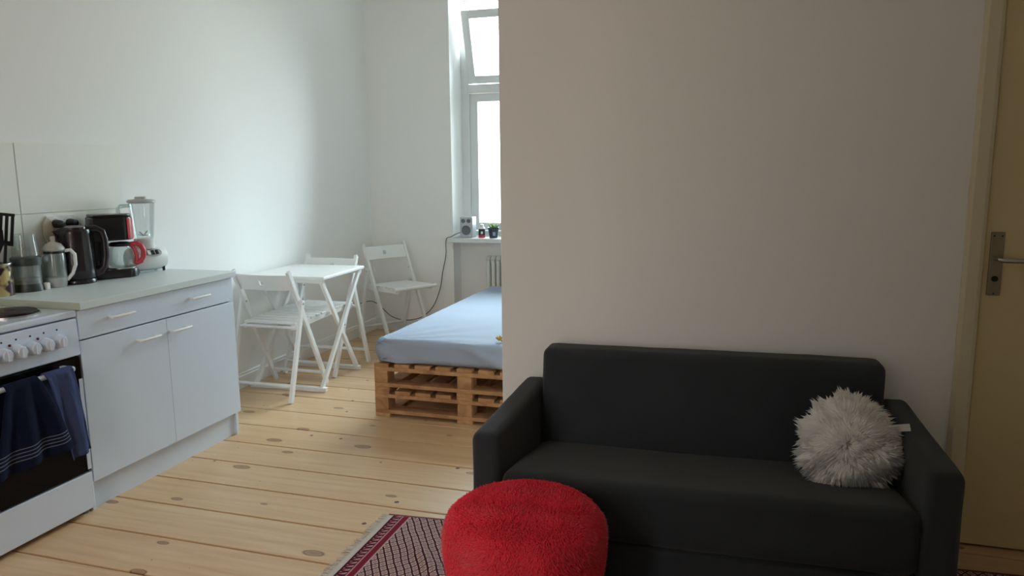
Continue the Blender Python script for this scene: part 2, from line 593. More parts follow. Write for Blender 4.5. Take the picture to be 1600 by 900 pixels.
fl = struct(MB().box(-0.1, RX + 0.1, RY0 - 0.1, YB + 0.4, -0.12, -0.022).build('floor', DARK, loc=(0, 0, 0)), 'dark gaps between the wide pine floorboards')
seams = [1.855, 2.09, 2.325, 2.551, 2.78, 3.011, 3.252, 3.499, 3.765, 4.00, 4.236]
while seams[0] > RY0:
    seams.insert(0, seams[0] - 0.232)
while seams[-1] < YB + 0.2:
    seams.append(seams[-1] + 0.234)
for a, b in zip(seams[:-1], seams[1:]):
    MB().box(0.0, RX, a + 0.0040, b - 0.0040, -0.024, 0.0).build('plank', FLOORM, fl, bevel=0.002, seg=1)

wl = struct(MB().box(-0.15, 0.0, RY0 - 0.1, YB + 0.4, 0, HC).build('wall_left', WALL, loc=(0, 0, 0)), 'plain white kitchen wall')
# two rows of large painted tiles above the worktop
TILE = mat('painted_tile', rgb(233, 234, 228), 0.32, noise_amt=0.01)
ty = [3.014 - 0.5645 * k for k in range(4)]
for k in range(3):
    for z0, z1 in ((0.874, 1.179), (1.182, 1.488)):
        MB().box(0.0, 0.007, ty[k + 1] + 0.002, ty[k] - 0.002, z0, z1).build('tile', TILE, wl, bevel=0.0015, seg=1)

# window wall with recess and radiator niche
RX0, RX1, WZ0, WZ1 = 0.742, 2.06, 0.80, 2.76
mb = MB()
mb.box(0, RX0, YB, 6.08, 0, HC)
mb.box(RX1, RX, YB, 6.08, 0, HC)
mb.box(RX0, RX1, YB, 6.08, WZ1, HC)
mb.box(RX0, RX1, 5.84, 6.08, 0, WZ0 - 0.03)
struct(mb.build('wall_back', WALL, loc=(0, YB, 0)), 'white window wall with a deep recess')
struct(MB().box(-0.15, RX + 0.15, RY0 - 0.1, 6.1, HC, HC + 0.1).build('ceiling', CEIL, loc=(0, 0, HC)))
struct(MB().box(RX, RX + 0.12, RY0 - 0.1, 6.1, 0, HC).build('wall_right', WALL, loc=(RX, 0, 0)))
# behind the camera, unseen: step shades the partition's right side, added window lights it
FX0, FX1, FZ0, FZ1 = 1.30, 2.10, 0.55, 2.85
mb = MB().box(-0.15, FX0, RY0 - 0.18, RY0, 0, HC).box(FX1, RX, RY0 - 0.18, RY0, 0, HC).box(FX0, FX1, RY0 - 0.18, RY0, FZ1, HC).box(FX0, FX1, RY0 - 0.18, RY0, 0, FZ0)
mb.box(2.12, RX, RY0, -0.20, 0, HC)  # unseen block, placed to dim the partition towards the door
struct(mb.build('wall_front', WALL, loc=(0, RY0, 0)))
struct(MB().box(3.10, 3.20, PY + 0.11, YB, 0, HC).build('wall_alcove', WALL, loc=(3.1, PY, 0)))
mb = MB()
mb.box(PX, 3.787, PY, PY + 0.11, 0, HC)
mb.box(3.787, 4.615, PY, PY + 0.11, 2.06, HC)
mb.box(4.615, RX, PY, PY + 0.11, 0, HC)
struct(mb.build('wall_middle', WALL, loc=(PX, PY, 0), bevel=0.004, seg=2), 'white partition wall behind the dark sofa')
# baseboards with a small moulded top
def baseboard(name, fn):
    prof = [(0, 0), (0.016, 0), (0.016, 0.075), (0.012, 0.082), (0.012, 0.092), (0.006, 0.100), (0, 0.100)]
    return struct(fn(prof).build(name, WLAC))
baseboard('baseboard_left', lambda p: MB().prism([(a, b) for a, b in p], 'y', 3.16, YB))
baseboard('baseboard_back', lambda p: MB().prism([(YB - a, b) for a, b in p], 'x', 0.016, RX0))
baseboard('baseboard_middle', lambda p: MB().prism([(PY - a, b) for a, b in p], 'x', PX, 3.725))

# door in the partition, cream
dr = struct(MB().box(3.790, 4.612, PY + 0.004, PY + 0.045, 0.008, 2.056).build('door_1', DOORP, loc=(3.79, PY, 0), bevel=0.003), 'plain cream painted door behind the sofa end')
hp = MB().box(3.806, 3.846, PY - 0.004, PY + 0.005, 0.915, 1.130).build('handle_plate', BRASS, dr, bevel=0.002)
for px, pz in ((3.814, 1.117), (3.838, 1.117), (3.826, 0.922)):
    MB().tube((px, PY - 0.0055, pz), (px, PY - 0.003, pz), 0.003, 8).build('screw', DARK, hp)
MB().path([(3.826, PY, 1.040), (3.826, PY - 0.045, 1.040), (3.834, PY - 0.050, 1.040), (3.94, PY - 0.050, 1.037)], [0.0085, 0.0085, 0.0085, 0.007], 10).build('lever', STEEL, dr, smooth=True)
MB().lathe([(0.010, 0), (0.010, 0.004)], (0, 0, 0), 14).xf(Matrix.Translation((3.826, PY - 0.004, 0.972)) @ Matrix.Rotation(math.radians(90), 4, 'X')).build('keyhole', DARK, hp)
tp = [(0, 0), (0.0, -0.012), (0.012, -0.020), (0.046, -0.020), (0.058, -0.012), (0.062, 0)]
struct(MB().prism([(3.727 + a, PY + b) for a, b in tp], 'z', 0, 2.12).build('trim_1', TRIMP), 'cream door casing beside the sofa')
struct(MB().prism([(4.674 - a, PY + b) for a, b in tp], 'z', 0, 2.12).build('trim_2', TRIMP))
struct(MB().box(3.7895, 4.6115, PY - 0.02, PY, 2.058, 2.118).build('trim_3', TRIMP))

# window
win = struct(MB().box(RX0, 0.812, 5.92, 6.0, WZ0, WZ1).box(1.99, RX1, 5.92, 6.0, WZ0, WZ1).box(0.812, 1.99, 5.92, 6.0, 2.70, WZ1)
             .box(0.812, 1.99, 5.92, 6.0, WZ0, 0.845).box(0.812, 1.99, 5.915, 6.0, 1.985, 2.055).build('window_1', WINP, loc=(1.4, 5.95, WZ0), bevel=0.003), 'white wooden window with a tilted top light')
def sash(name, x0, x1, z0, z1, st, parent, M=None, y=5.955):
    m = MB()
    m.box(x0, x0 + st, y - 0.022, y + 0.022, z0, z1)
    m.box(x1 - st, x1, y - 0.022, y + 0.022, z0, z1)
    m.box(x0 + st, x1 - st, y - 0.022, y + 0.022, z0, z0 + st)
    m.box(x0 + st, x1 - st, y - 0.022, y + 0.022, z1 - st, z1)
    g = MB().box(x0 + st, x1 - st, y - 0.002, y + 0.002, z0 + st, z1 - st)
    if M:
        m.xf(M); g.xf(M)
    f = m.build(name, WINP, parent, bevel=0.003)
    g.build('pane', PANE, f)
    return f
for x0, x1 in ((0.814, 1.400), (1.404, 1.988)):
    sash('casement', x0, x1, 0.848, 1.982, 0.066, win)
piv = Vector((0, 5.935, 2.06))
TM = Matrix.Translation(piv) @ Matrix.Rotation(math.radians(16.5), 4, 'X') @ Matrix.Translation(-piv)
sash('tilted_top_light', 0.806, 1.996, 2.06, 2.635, 0.064, win, TM)
MB().tube((0.806, 5.918, 1.50), (0.806, 5.918, 2.03), 0.005, 8).box(0.798, 0.814, 5.908, 5.925, 1.47, 1.50).build('opener_rod', WINP, win)
MB().path([(0.80, 5.92, 2.72), (0.80, 5.80, 2.69), (0.815, 5.775, 2.62)], 0.004, 6).build('stay', STEEL, win)
struct(MB().box(0.700, 2.10, 5.615, 5.925, 0.770, 0.806).build('window_sill', WINP, bevel=0.004), 'white window sill with small things on it')

w2 = struct(MB().box(FX0, FX0 + 0.05, -1.54, -1.48, FZ0, FZ1).box(FX1 - 0.05, FX1, -1.54, -1.48, FZ0, FZ1).box(FX0 + 0.05, FX1 - 0.05, -1.54, -1.48, FZ0, FZ0 + 0.05)
            .box(FX0 + 0.05, FX1 - 0.05, -1.54, -1.48, FZ1 - 0.05, FZ1).build('added_window', WINP, loc=(1.2, -1.5, FZ0), bevel=0.003))  # unseen window added to brighten the partition and sofa
for x0, x1 in ((FX0 + 0.052, FX1 - 0.052),):
    sash('casement', x0, x1, FZ0 + 0.052, FZ1 - 0.052, 0.06, w2, None, -1.51)

MB().box(FX0 + 0.005, FX1 - 0.005, -1.470, -1.468, FZ0 + 0.005, FZ1 - 0.005).build('added_tint_blind', glassy('warm_light_tint', (0.80, 0.68, 0.63, 1), 0.0, 1.0, 0.03, 1.0), w2)  # unseen blind added to warm the light of the added window

# radiator in the niche below the sill
rad = thing('radiator', (1.36, 5.77, 0), 'white column radiator under the window sill', 'radiator')
for k in range(17):
    x = 1.022 + k * 0.043
    m = MB()
    for yy in (5.735, 5.79):
        m.path([(x, yy, 0.10), (x, yy, 0.62)], 0.0145, 10)
    m.path([(x, 5.722, 0.615), (x, 5.745, 0.632), (x, 5.78, 0.632), (x, 5.803, 0.615)], [0.017, 0.0205, 0.0205, 0.017], 10)
    m.path([(x, 5.722, 0.105), (x, 5.745, 0.09), (x, 5.78, 0.09), (x, 5.803, 0.105)], [0.017, 0.0205, 0.0205, 0.017], 10)
    m.build('column', RADP, rad, smooth=True)
MB().tube((1.0, 5.7625, 0.60), (1.73, 5.7625, 0.60), 0.012).build('header_pipe', RADP, rad)
for x in (1.10, 1.60):
    MB().box(x - 0.012, x + 0.012, 5.75, 5.775, 0, 0.08).build('foot', RADP, rad)

# ------------------------------------------------------------------ kitchen unit
CX, CY0, CY1 = 0.545, 2.192, 3.118
cab = thing('base_cabinet', (0.28, 2.65, 0), 'white kitchen base cabinet with one wide drawer and two doors', 'cabinet')
m = MB()
m.box(0.02, 0.525, CY0, CY0 + 0.018, 0.0, 0.828)
m.box(0.02, 0.525, CY1 - 0.018, CY1, 0.0, 0.828)
m.box(0.02, 0.525, CY0 + 0.018, CY1 - 0.018, 0.125, 0.143)
m.box(0.02, 0.032, CY0 + 0.018, CY1 - 0.018, 0.143, 0.828)
m.box(0.02, 0.505, CY0 + 0.018, CY1 - 0.018, 0.700, 0.712)
m.build('body', WCAB, cab)
MB().box(0.494, 0.510, CY0 + 0.019, CY1 - 0.019, 0.0, 0.124).build('plinth', WCAB, cab)
def pull(parent, y0, y1, z):
    h = MB()
    h.path([(CX, y0 + 0.010, z), (CX + 0.020, y0 + 0.010, z), (CX + 0.026, y0 + 0.016, z)], 0.0055, 8)
    h.path([(CX, y1 - 0.010, z), (CX + 0.020, y1 - 0.010, z), (CX + 0.026, y1 - 0.016, z)], 0.0055, 8)
    h.path([(CX + 0.025, y0, z), (CX + 0.0265, y0 + 0.03, z), (CX + 0.0265, y1 - 0.03, z), (CX + 0.025, y1, z)], [0.0055, 0.0065, 0.0065, 0.0055], 8)
    h.build('handle', WLAC, parent, smooth=True)
dw = MB().box(0.527, CX, CY0 + 0.001, CY1 - 0.001, 0.711, 0.826).build('drawer', WCAB, cab, bevel=0.0015)
pull(dw, 2.335, 2.455, 0.775)
pull(dw, 2.800, 2.922, 0.773)
d1 = MB().box(0.527, CX, CY0 + 0.001, 2.6513, 0.125, 0.705).build('cabinet_door', WCAB, cab, bevel=0.0015)
d2 = MB().box(0.527, CX, 2.6527, CY1 - 0.001, 0.125, 0.705).build('cabinet_door', WCAB, cab, bevel=0.0015)
pull(d1, 2.468, 2.588, 0.645)
pull(d2, 2.660, 2.781, 0.646)
wt = thing('worktop', (0.28, 2.66, 0.83), 'pale grey-green laminate worktop carrying the kitchen appliances', 'worktop')
MB().box(0.008, 0.563, 2.194, 3.131, 0.830, 0.860).build('slab', WTOP, wt, bevel=0.002)
MB().box(0.008, 0.563, 2.1905, 2.1935, 0.831, 0.859).build('edge_strip', WEDGE, wt)

# ------------------------------------------------------------------ cooker
SY0, SY1, SF = 1.683, 2.187, 0.545
ck = thing('electric_cooker', (0.28, 1.92, 0), 'white electric cooker with knobs and black oven door', 'cooker')
MB().box(0.03, SF - 0.03, SY0, SY1, 0.03, 0.805).build('body', ENAM, ck, bevel=0.004)
MB().box(0.02, SF + 0.004, SY0 - 0.002, SY1 + 0.002, 0.805, 0.832).build('hob', ENAM, ck, bevel=0.008, seg=3)
for px, py, pr in ((0.385, 2.045, 0.09), (0.385, 1.805, 0.072), (0.155, 2.045, 0.072), (0.155, 1.805, 0.09)):
    pl = MB().lathe([(pr + 0.006, 0), (pr + 0.006, 0.004), (pr, 0.005), (pr, 0.014), (pr - 0.006, 0.017), (0.02, 0.017), (0.018, 0.015), (0, 0.015)], (px, py, 0.832), 32).build('hotplate', HOBM, ck, smooth=True)
    MB().lathe([(pr + 0.006, 0), (pr + 0.010, 0), (pr + 0.010, 0.006), (pr + 0.006, 0.006)], (px, py, 0.832), 32, cap=False).build('rim', STEEL, pl, smooth=True)
pn = MB().prism([(SF - 0.03, 0.655), (SF + 0.008, 0.655), (SF + 0.002, 0.800), (SF - 0.03, 0.800)], 'y', SY0, SY1).build('control_panel', ENAM, ck, bevel=0.006, seg=3)
for k in range(7):
    y = 2.095 - 0.0553 * k
    kb = MB().lathe([(0.0265, 0), (0.0265, 0.006), (0.024, 0.010), (0.022, 0.024), (0.018, 0.030), (0, 0.032)], (0, 0, 0), 20)
    kb.xf(Matrix.Translation((SF + 0.004, y, 0.728)) @ Matrix.Rotation(math.radians(90), 4, 'Y'))
    kb = kb.build('knob', ENAM, ck, smooth=True)
    MB().box(SF + 0.012, SF + 0.042, y - 0.0055, y + 0.0055, 0.708, 0.748).build('grip', ENAM, kb, bevel=0.003)
    MB().tube((SF + 0.001, y, 0.773), (SF + 0.0045, y, 0.773), 0.0035, 8).build('dial_mark', DARK, pn)
for y in (2.012, 1.902):
    MB().tube((SF + 0.002, y, 0.757), (SF + 0.007, y, 0.757), 0.005, 10).build('indicator_lamp', mat('dark_red_lamp', rgb(92, 20, 28), 0.2), pn)
od = MB().box(SF - 0.03, SF, SY0 + 0.002, SY1 - 0.002, 0.180, 0.650).build('oven_door', BGLASS, ck, bevel=0.003)
for a, b in ((SY0 + 0.002, SY0 + 0.018), (SY1 - 0.018, SY1 - 0.002)):
    MB().box(SF, SF + 0.003, a, b, 0.188, 0.560).build('door_edge', ENAM, od)
HX = SF + 0.050
MB().path([(HX, SY0 + 0.050, 0.622), (HX, 2.108, 0.622)], 0.010, 10).build('handle', ENAM, od, smooth=True)
for y in (SY0 + 0.058, 2.100):
    MB().box(SF, HX, y - 0.008, y + 0.008, 0.613, 0.631).build('handle_bracket', ENAM, od)
MB().box(SF - 0.03, SF + 0.002, SY0 + 0.001, SY1 - 0.001, 0.024, 0.174).build('storage_drawer', ENAM, ck, bevel=0.003)
for x in (0.07, SF - 0.035):
    for y in (SY0 + 0.04, SY1 - 0.016):
        MB().lathe([(0.012, 0), (0.012, 0.03)], (x, y, 0.0), 10).build('foot', GPLA, ck)

# towels over the oven handle
def towel(name, material, ytop, ybot, zb_l, zb_r, label, folds, back, ph, amp):
    def fn(s, t):
        R = 0.015
        L = 1.0
        # t: 0 = lower hem behind the bar ... 0.25 top ... 1 = front hem
        zt = 0.622
        if t < 0.22:
            q = 1 - t / 0.22
            x, z = HX - R, zt - back * q
            q2 = q * 0.25
        elif t < 0.30:
            a = math.pi * (1 - (t - 0.22) / 0.08)
            x, z = HX + R * math.cos(a), zt + R * math.sin(a)
            q2 = 0
        else:
            q = (t - 0.30) / 0.70
            zb = zb_l + (zb_r - zb_l) * s
            x, z = HX + R + 0.004 * q, zt + (zb - zt) * q
            q2 = q
        e = q2 ** 0.8
        y = (ytop[0] + (ytop[1] - ytop[0]) * s) * (1 - e) + (ybot[0] + (ybot[1] - ybot[0]) * s) * e
        if t >= 0.30:
            x += amp * (0.3 + q2) * (1 + math.sin(s * folds * math.pi * 2 + ph + 0.9 * q2)) * 0.5
            x += 0.004 * noise.noise(Vector((s * 6, t * 5, ph)))
            z += 0.006 * noise.noise(Vector((s * 3, ph, 1.0))) * q2
        return (x, y, z)
    m = MB().grid(fn, 36, 48)
    o = m.build(name, material, None, smooth=True, fix=False)
    o.data.materials[0] = material
    sd = o.modifiers.new('thickness', 'SOLIDIFY')
    sd.thickness = 0.004
    sd.offset = 0.0
    return tag(o, label, 'towel', 'towels on the oven handle')
towel('towel', TOWELM, (1.822, 1.950), (1.735, 2.048), 0.325, 0.338, 'navy towel with thin pale stripes hanging from the oven handle', 2.3, 0.13, 0.6, 0.022)
towel('towel', BLUET, (1.978, 2.094), (2.040, 2.130), 0.285, 0.300, 'plain lighter blue towel hanging at the right end of oven handle', 1.4, 0.15, 2.0, 0.018)

# ------------------------------------------------------------------ things on the worktop (top at z = 0.86)
Z = 0.86
def rotz(a):
    return Matrix.Rotation(a, 4, 'Z')

# utensil tin + black utensils
tin = thing('utensil_tin', (0.088, 2.250, Z), 'printed gold tin holding black kitchen utensils beside the cooker', 'tin')
MB().lathe([(0.050, 0), (0.050, 0.130), (0.047, 0.130), (0.047, 0.004), (0, 0.004)], (0.088, 2.250, Z), 28).build('can', CANM, tin, smooth=True)
MB().lathe([(0.0505, 0.127), (0.0515, 0.130), (0.0505, 0.134), (0.047, 0.134), (0.047, 0.127)], (0.088, 2.250, Z), 28, cap=False).build('rim', STEEL, tin, smooth=True)
def utensil(name, base, top, head, label, mt=BPLA):
    e = thing(name, base, label, 'utensil', 'utensils in the tin')
    b, t = Vector(base), Vector(top)
    mid = b + (t - b) * 0.62
    MB().path([b, b + (t - b) * 0.3, mid], [0.006, 0.0065, 0.006], 8).build('handle', mt, e, smooth=True)
    d = (t - b).normalized()
    sd = Vector((0.35, 0.94, 0))
    sd = (sd - d * sd.dot(d)).normalized()
    up = d.cross(sd)
    L = (t - mid).length
    if head == 'slotted':
        for k in (-1, 0, 1):
            MB().bar(mid + sd * 0.021 * k, mid + d * L + sd * 0.021 * k, 0.012, 0.003, sd).build('blade_rib', mt, e)
        MB().bar(mid - d * 0.008, mid + d * 0.012, 0.056, 0.0035, sd).build('shoulder', mt, e)
        MB().bar(mid + d * (L - 0.012), mid + d * L, 0.056, 0.0035, sd).build('tip', mt, e)
    else:
        prof = [(-0.010, -0.01), (0.010, -0.01), (0.030, 0.3 * L), (0.031, 0.8 * L), (0.018, L), (-0.018, L), (-0.031, 0.8 * L), (-0.030, 0.3 * L)]
        vs = [mid + sd * u + d * w + up * 0.002 for u, w in prof] + [mid + sd * u + d * w - up * 0.002 for u, w in prof]
        n = len(prof)
        MB().add(vs, [tuple(range(n)), tuple(range(n, 2 * n))[::-1]] + [(i, n + i, n + (i + 1) % n, (i + 1) % n) for i in range(n)]).build('blade', mt, e)
    return e
utensil('slotted_turner', (0.094, 2.258, Z + 0.006), (0.090, 2.318, Z + 0.335), 'slotted', 'tall black slotted turner, rightmost utensil in the tin')
utensil('spatula', (0.100, 2.246, Z + 0.006), (0.124, 2.226, Z + 0.290), 'flat', 'black spatula leaning left in the utensil tin')
utensil('serving_spoon', (0.084, 2.260, Z + 0.006), (0.072, 2.240, Z + 0.265), 'flat', 'dark red handled serving spoon low in the utensil tin', mat('dark_red_plastic', rgb(80, 22, 32), 0.35))

# wooden spoon leaning on the tiles
ws = thing('wooden_spoon', (0.046, 2.545, Z), 'pale wooden spoon leaning on the tiles behind the glass jug', 'spoon')
def spoon_pts(t, w):
    return (0.046 - 0.032 * t, 2.545 + 0.020 * t + w, Z + 0.004 + 0.295 * t)
ol = [(0, 0.006), (0.55, 0.007), (0.64, 0.013), (0.75, 0.024), (0.87, 0.025), (0.95, 0.017), (1.0, 0.004)]
n = len(ol)
vs_, fs_ = [], []
for t, w in ol:
    for s in (-1, 1):
        x, y, z = spoon_pts(t, w * s)
        vs_ += [(x - 0.003, y, z), (x + 0.003, y, z)]
for i in range(n - 1):
    a, b = i * 4, (i + 1) * 4
    fs_ += [(a, a + 2, b + 2, b), (a + 1, b + 1, b + 3, a + 3), (a, b, b + 1, a + 1), (a + 2, a + 3, b + 3, b + 2)]
fs_ += [(0, 1, 3, 2), ((n - 1) * 4, (n - 1) * 4 + 2, (n - 1) * 4 + 3, (n - 1) * 4 + 1)]
half = 3 * 4
MB().add(vs_[:12], [f for f in fs_ if max(f) < 12]).build('handle', SPOONW, ws)
MB().add(vs_[8:], [tuple(i - 8 for i in f) for f in fs_ if min(f) >= 8]).build('bowl', SPOONW, ws)

# mini chopper
mc = thing('mini_chopper', (0.090, 2.378, Z), 'small smoky plastic chopper standing between the tin and the glass jug', 'chopper')
cc = (0.090, 2.378)
MB().lathe([(0.056, 0), (0.057, 0.006), (0.048, 0.055), (0.046, 0.055), (0.046, 0.012), (0, 0.012)], (*cc, Z), 28).build('base', mat('dark_green_grey_plastic', rgb(48, 56, 55), 0.35), mc, smooth=True)
MB().lathe([(0.052, 0.030), (0.052, 0.112), (0.049, 0.112), (0.049, 0.030)], (*cc, Z), 28, cap=False).build('bowl', SMOKE, mc, smooth=True)
MB().lathe([(0, 0.112), (0.057, 0.112), (0.058, 0.118), (0.058, 0.143), (0.050, 0.150), (0, 0.150)], (*cc, Z), 28).build('collar', mat('dark_grey_plastic', rgb(58, 66, 65), 0.4), mc, smooth=True)
MB().lathe([(0.050, 0.150), (0.043, 0.240), (0.036, 0.243), (0, 0.243)], (*cc, Z), 28, cap=False).build('cover', SMOKE, mc, smooth=True)
MB().lathe([(0.014, 0.150), (0.012, 0.175), (0.003, 0.185), (0, 0.185)], (*cc, Z), 12).build('drive_hub', GPLA, mc, smooth=True)
MB().box(cc[0] + 0.02, cc[0] + 0.050, cc[1] + 0.045, cc[1] + 0.068, Z + 0.118, Z + 0.146).build('side_lug', SMOKE, mc, bevel=0.004)
MB().box(cc[0] + 0.03, cc[0] + 0.055, cc[1] + 0.040, cc[1] + 0.058, Z + 0.0, Z + 0.030).build('switch', WPLA, mc, bevel=0.004)

# glass jug with white lid and handle
jg = thing('glass_jug', (0.112, 2.497, Z), 'glass jug with white knobbed lid and white handle beside the black kettle', 'jug')
jc = (0.112, 2.497)
MB().lathe([(0.046, 0.030), (0.050, 0.045), (0.050, 0.140), (0.042, 0.165), (0.040, 0.165), (0.047, 0.140), (0.047, 0.045)], (*jc, Z), 28, 0.86, 0.86, cap=False).build('glass_body', SMOKE, jg, smooth=True)
MB().lathe([(0.040, 0), (0.045, 0.004), (0.051, 0.040), (0.047, 0.044), (0.0, 0.044)], (*jc, Z), 28, 0.86, 0.86).build('base', mat('pale_grey_plastic', rgb(176, 180, 182), 0.4), jg, smooth=True)
MB().lathe([(0.047, 0.160), (0.052, 0.166), (0.050, 0.172), (0.036, 0.190), (0.012, 0.200), (0.0095, 0.206), (0.013, 0.214), (0.011, 0.222), (0, 0.225)], (*jc, Z), 28, 0.86, 0.86).build('lid', mat('ivory_plastic', rgb(176, 175, 168), 0.4), jg, smooth=True)
MB().path([(jc[0] + 0.024, jc[1] + 0.030, Z + 0.158), (jc[0] + 0.042, jc[1] + 0.048, Z + 0.160), (jc[0] + 0.052, jc[1] + 0.058, Z + 0.140), (jc[0] + 0.052, jc[1] + 0.058, Z + 0.095), (jc[0] + 0.042, jc[1] + 0.048, Z + 0.055), (jc[0] + 0.026, jc[1] + 0.031, Z + 0.028)], [0.008, 0.008, 0.0075, 0.0075, 0.0075, 0.008], 10).build('handle', WPLA, jg, smooth=True)
MB().lathe([(0.0475, 0.150), (0.0475, 0.160), (0.044, 0.160), (0.044, 0.150)], (*jc, Z), 28, 0.86, 0.86, cap=False).build('neck_band', BPLA, jg, smooth=True)
MB().lathe([(0.004, 0.044), (0.004, 0.165)], (*jc, Z), 10).build('plunger_rod', STEEL, jg)

# black kettle
kt = thing('electric_kettle', (0.105, 2.615, Z), 'black electric kettle in front of the wall sockets', 'kettle')
kc = (0.105, 2.615)
K = Matrix.Translation((kc[0], kc[1], Z))
MB().lathe([(0.074, 0), (0.077, 0.006), (0.077, 0.014), (0.073, 0.020), (0, 0.020)], (*kc, Z), 32).build('base', BKPL, kt, smooth=True)
MB().lathe([(0.070, 0.020), (0.077, 0.028), (0.078, 0.060), (0.074, 0.150), (0.071, 0.225), (0.072, 0.238), (0.066, 0.247), (0, 0.252)], (*kc, Z), 32).build('body', BKPL, kt, smooth=True)
MB().lathe([(0.056, 0.246), (0.054, 0.256), (0.030, 0.262), (0, 0.264)], (*kc, Z), 28).build('lid', BKPL, kt, smooth=True)
spd = Vector((-0.25, -0.95, 0)).normalized()
spn = Vector((0.95, -0.25, 0))
c0 = Vector((kc[0], kc[1], Z))
MB().add([c0 + spd * 0.045 + spn * 0.030 + Vector((0, 0, 0.200)), c0 + spd * 0.045 - spn * 0.030 + Vector((0, 0, 0.200)), c0 + spd * 0.045 - spn * 0.032 + Vector((0, 0, 0.248)), c0 + spd * 0.045 + spn * 0.032 + Vector((0, 0, 0.248)),
          c0 + spd * 0.092 + Vector((0, 0, 0.243)) + spn * 0.006, c0 + spd * 0.092 + Vector((0, 0, 0.243)) - spn * 0.006, c0 + spd * 0.068 + Vector((0, 0, 0.198))],
         [(0, 1, 2, 3), (3, 2, 5, 4), (0, 3, 4, 6), (1, 6, 5, 2), (4, 5, 6), (0, 6, 1)]).build('spout', BKPL, kt)
hd = Vector((0.70, 0.71, 0)).normalized()
hpts = [(0.046, 0.246), (0.085, 0.246), (0.112, 0.232), (0.120, 0.195), (0.119, 0.120), (0.110, 0.070), (0.095, 0.050), (0.072, 0.046)]
MB().path([c0 + hd * a + Vector((0, 0, b)) for a, b in hpts], [0.018, 0.017, 0.016, 0.015, 0.015, 0.016, 0.018, 0.020], 12).build('handle', BKPL, kt, smooth=True)
MB().box(-0.006, 0.006, -0.003, 0.003, 0, 0.02).xf(Matrix.Translation(c0 + hd * 0.086 + Vector((0, 0, 0.075)))).build('switch', STEEL, kt)

# coffee maker
cm = thing('coffee_maker', (0.117, 2.803, Z), 'black filter coffee maker with a red front panel', 'coffee maker')
CA = math.radians(-58)    # its front is turned towards the window end
CM = Matrix.Translation((0.117, 2.803, Z)) @ rotz(-CA)
def cmb(fn, name, mt, par, **kw):
    m = MB()
    fn(m)
    return m.xf(CM).build(name, mt, par, **kw)
def rounded_plan(x0, x1, hw, n=8):
    """flat rear, semi-elliptic front in +x"""
    pts = [(x0, -hw), (x0, hw)]
    xm = x1 - hw * 0.75
    for k in range(n + 1):
        a = math.pi / 2 - math.pi * k / n
        pts.append((xm + (x1 - xm) * math.cos(a), hw * math.sin(a)))
    return pts
cmb(lambda m: m.prism(rounded_plan(-0.085, 0.110, 0.070), 'z', 0.0, 0.042), 'base', BPLA, cm, bevel=0.006, smooth=True)
cmb(lambda m: m.lathe([(0.060, 0.042), (0.060, 0.047), (0, 0.047)], (0.040, 0, 0), 28), 'warming_plate', STEEL, cm, smooth=True)
cmb(lambda m: m.box(-0.085, -0.030, -0.062, 0.062, 0.042, 0.185), 'column', BPLA, cm, bevel=0.008, smooth=True)
hdp = cmb(lambda m: m.prism(rounded_plan(-0.085, 0.100, 0.070), 'z', 0.180, 0.290), 'brew_head', BPLA, cm, bevel=0.006, smooth=True)
def redp(m):
    pl = rounded_plan(-0.085, 0.1025, 0.0725, 12)
    # only the front arc
    arc = [p for p in pl if p[0] > 0.052]
    vs = [(x, y, z) for z in (0.186, 0.282) for x, y in arc]
    k = len(arc)
    m.add(vs, [(i, i + 1, k + i + 1, k + i) for i in range(k - 1)])
cmb(redp, 'red_panel', RPLA, hdp, smooth=True)
cmb(lambda m: m.prism(rounded_plan(-0.080, 0.097, 0.066), 'z', 0.290, 0.303), 'lid', BPLA, cm, bevel=0.005, smooth=True)
cmb(lambda m: m.prism([(0.074, -0.028), (0.100, -0.020), (0.100, 0.028), (0.074, 0.036)], 'z', 0.0425, 0.045), 'front_badge', STEEL, cm)
# its carafe
cf = thing('coffee_carafe', tuple(CM @ Vector((0.040, 0, 0.047))), 'glass coffee carafe with red handle standing in the coffee maker', 'carafe')
def cfb(fn, name, mt, **kw):
    m = MB()
    fn(m)
    return m.xf(CM @ Matrix.Translation((0.040, 0, 0.0475))).build(name, mt, cf, **kw)
cfb(lambda m: m.lathe([(0.0, 0.001), (0.046, 0.001), (0.056, 0.012), (0.060, 0.040), (0.052, 0.085), (0.044, 0.102), (0.042, 0.102), (0.050, 0.085), (0.0575, 0.040), (0.054, 0.014), (0.044, 0.004), (0, 0.004)], (0, 0, 0), 28, cap=False), 'glass_body', CGLASS, smooth=True)
cfb(lambda m: m.lathe([(0.044, 0.100), (0.048, 0.102), (0.048, 0.114), (0.040, 0.120), (0, 0.122)], (0, 0, 0), 28), 'lid', BPLA, smooth=True)
HA = math.radians(-18)
def carafe_handle(m):
    d = Vector((math.cos(HA), math.sin(HA), 0))
    pr = [(0.044, 0.108), (0.070, 0.110), (0.090, 0.100), (0.100, 0.075), (0.098, 0.045), (0.085, 0.022), (0.066, 0.014), (0.057, 0.020)]
    m.path([d * a + Vector((0, 0, b)) for a, b in pr], [0.011, 0.012, 0.012, 0.012, 0.012, 0.012, 0.011, 0.009], 10)
cfb(carafe_handle, 'handle', RHAN, smooth=True)
def carafe_strap(m):
    d = Vector((math.cos(HA), math.sin(HA), 0))
    pr = [(0.050, 0.104), (0.062, 0.085), (0.069, 0.055), (0.068, 0.030), (0.062, 0.016)]
    m.path([d * a + Vector((0, 0, b)) for a, b in pr], [0.009, 0.010, 0.010, 0.010, 0.008], 8)
cfb(carafe_strap, 'handle_strap', RHAN, smooth=True)

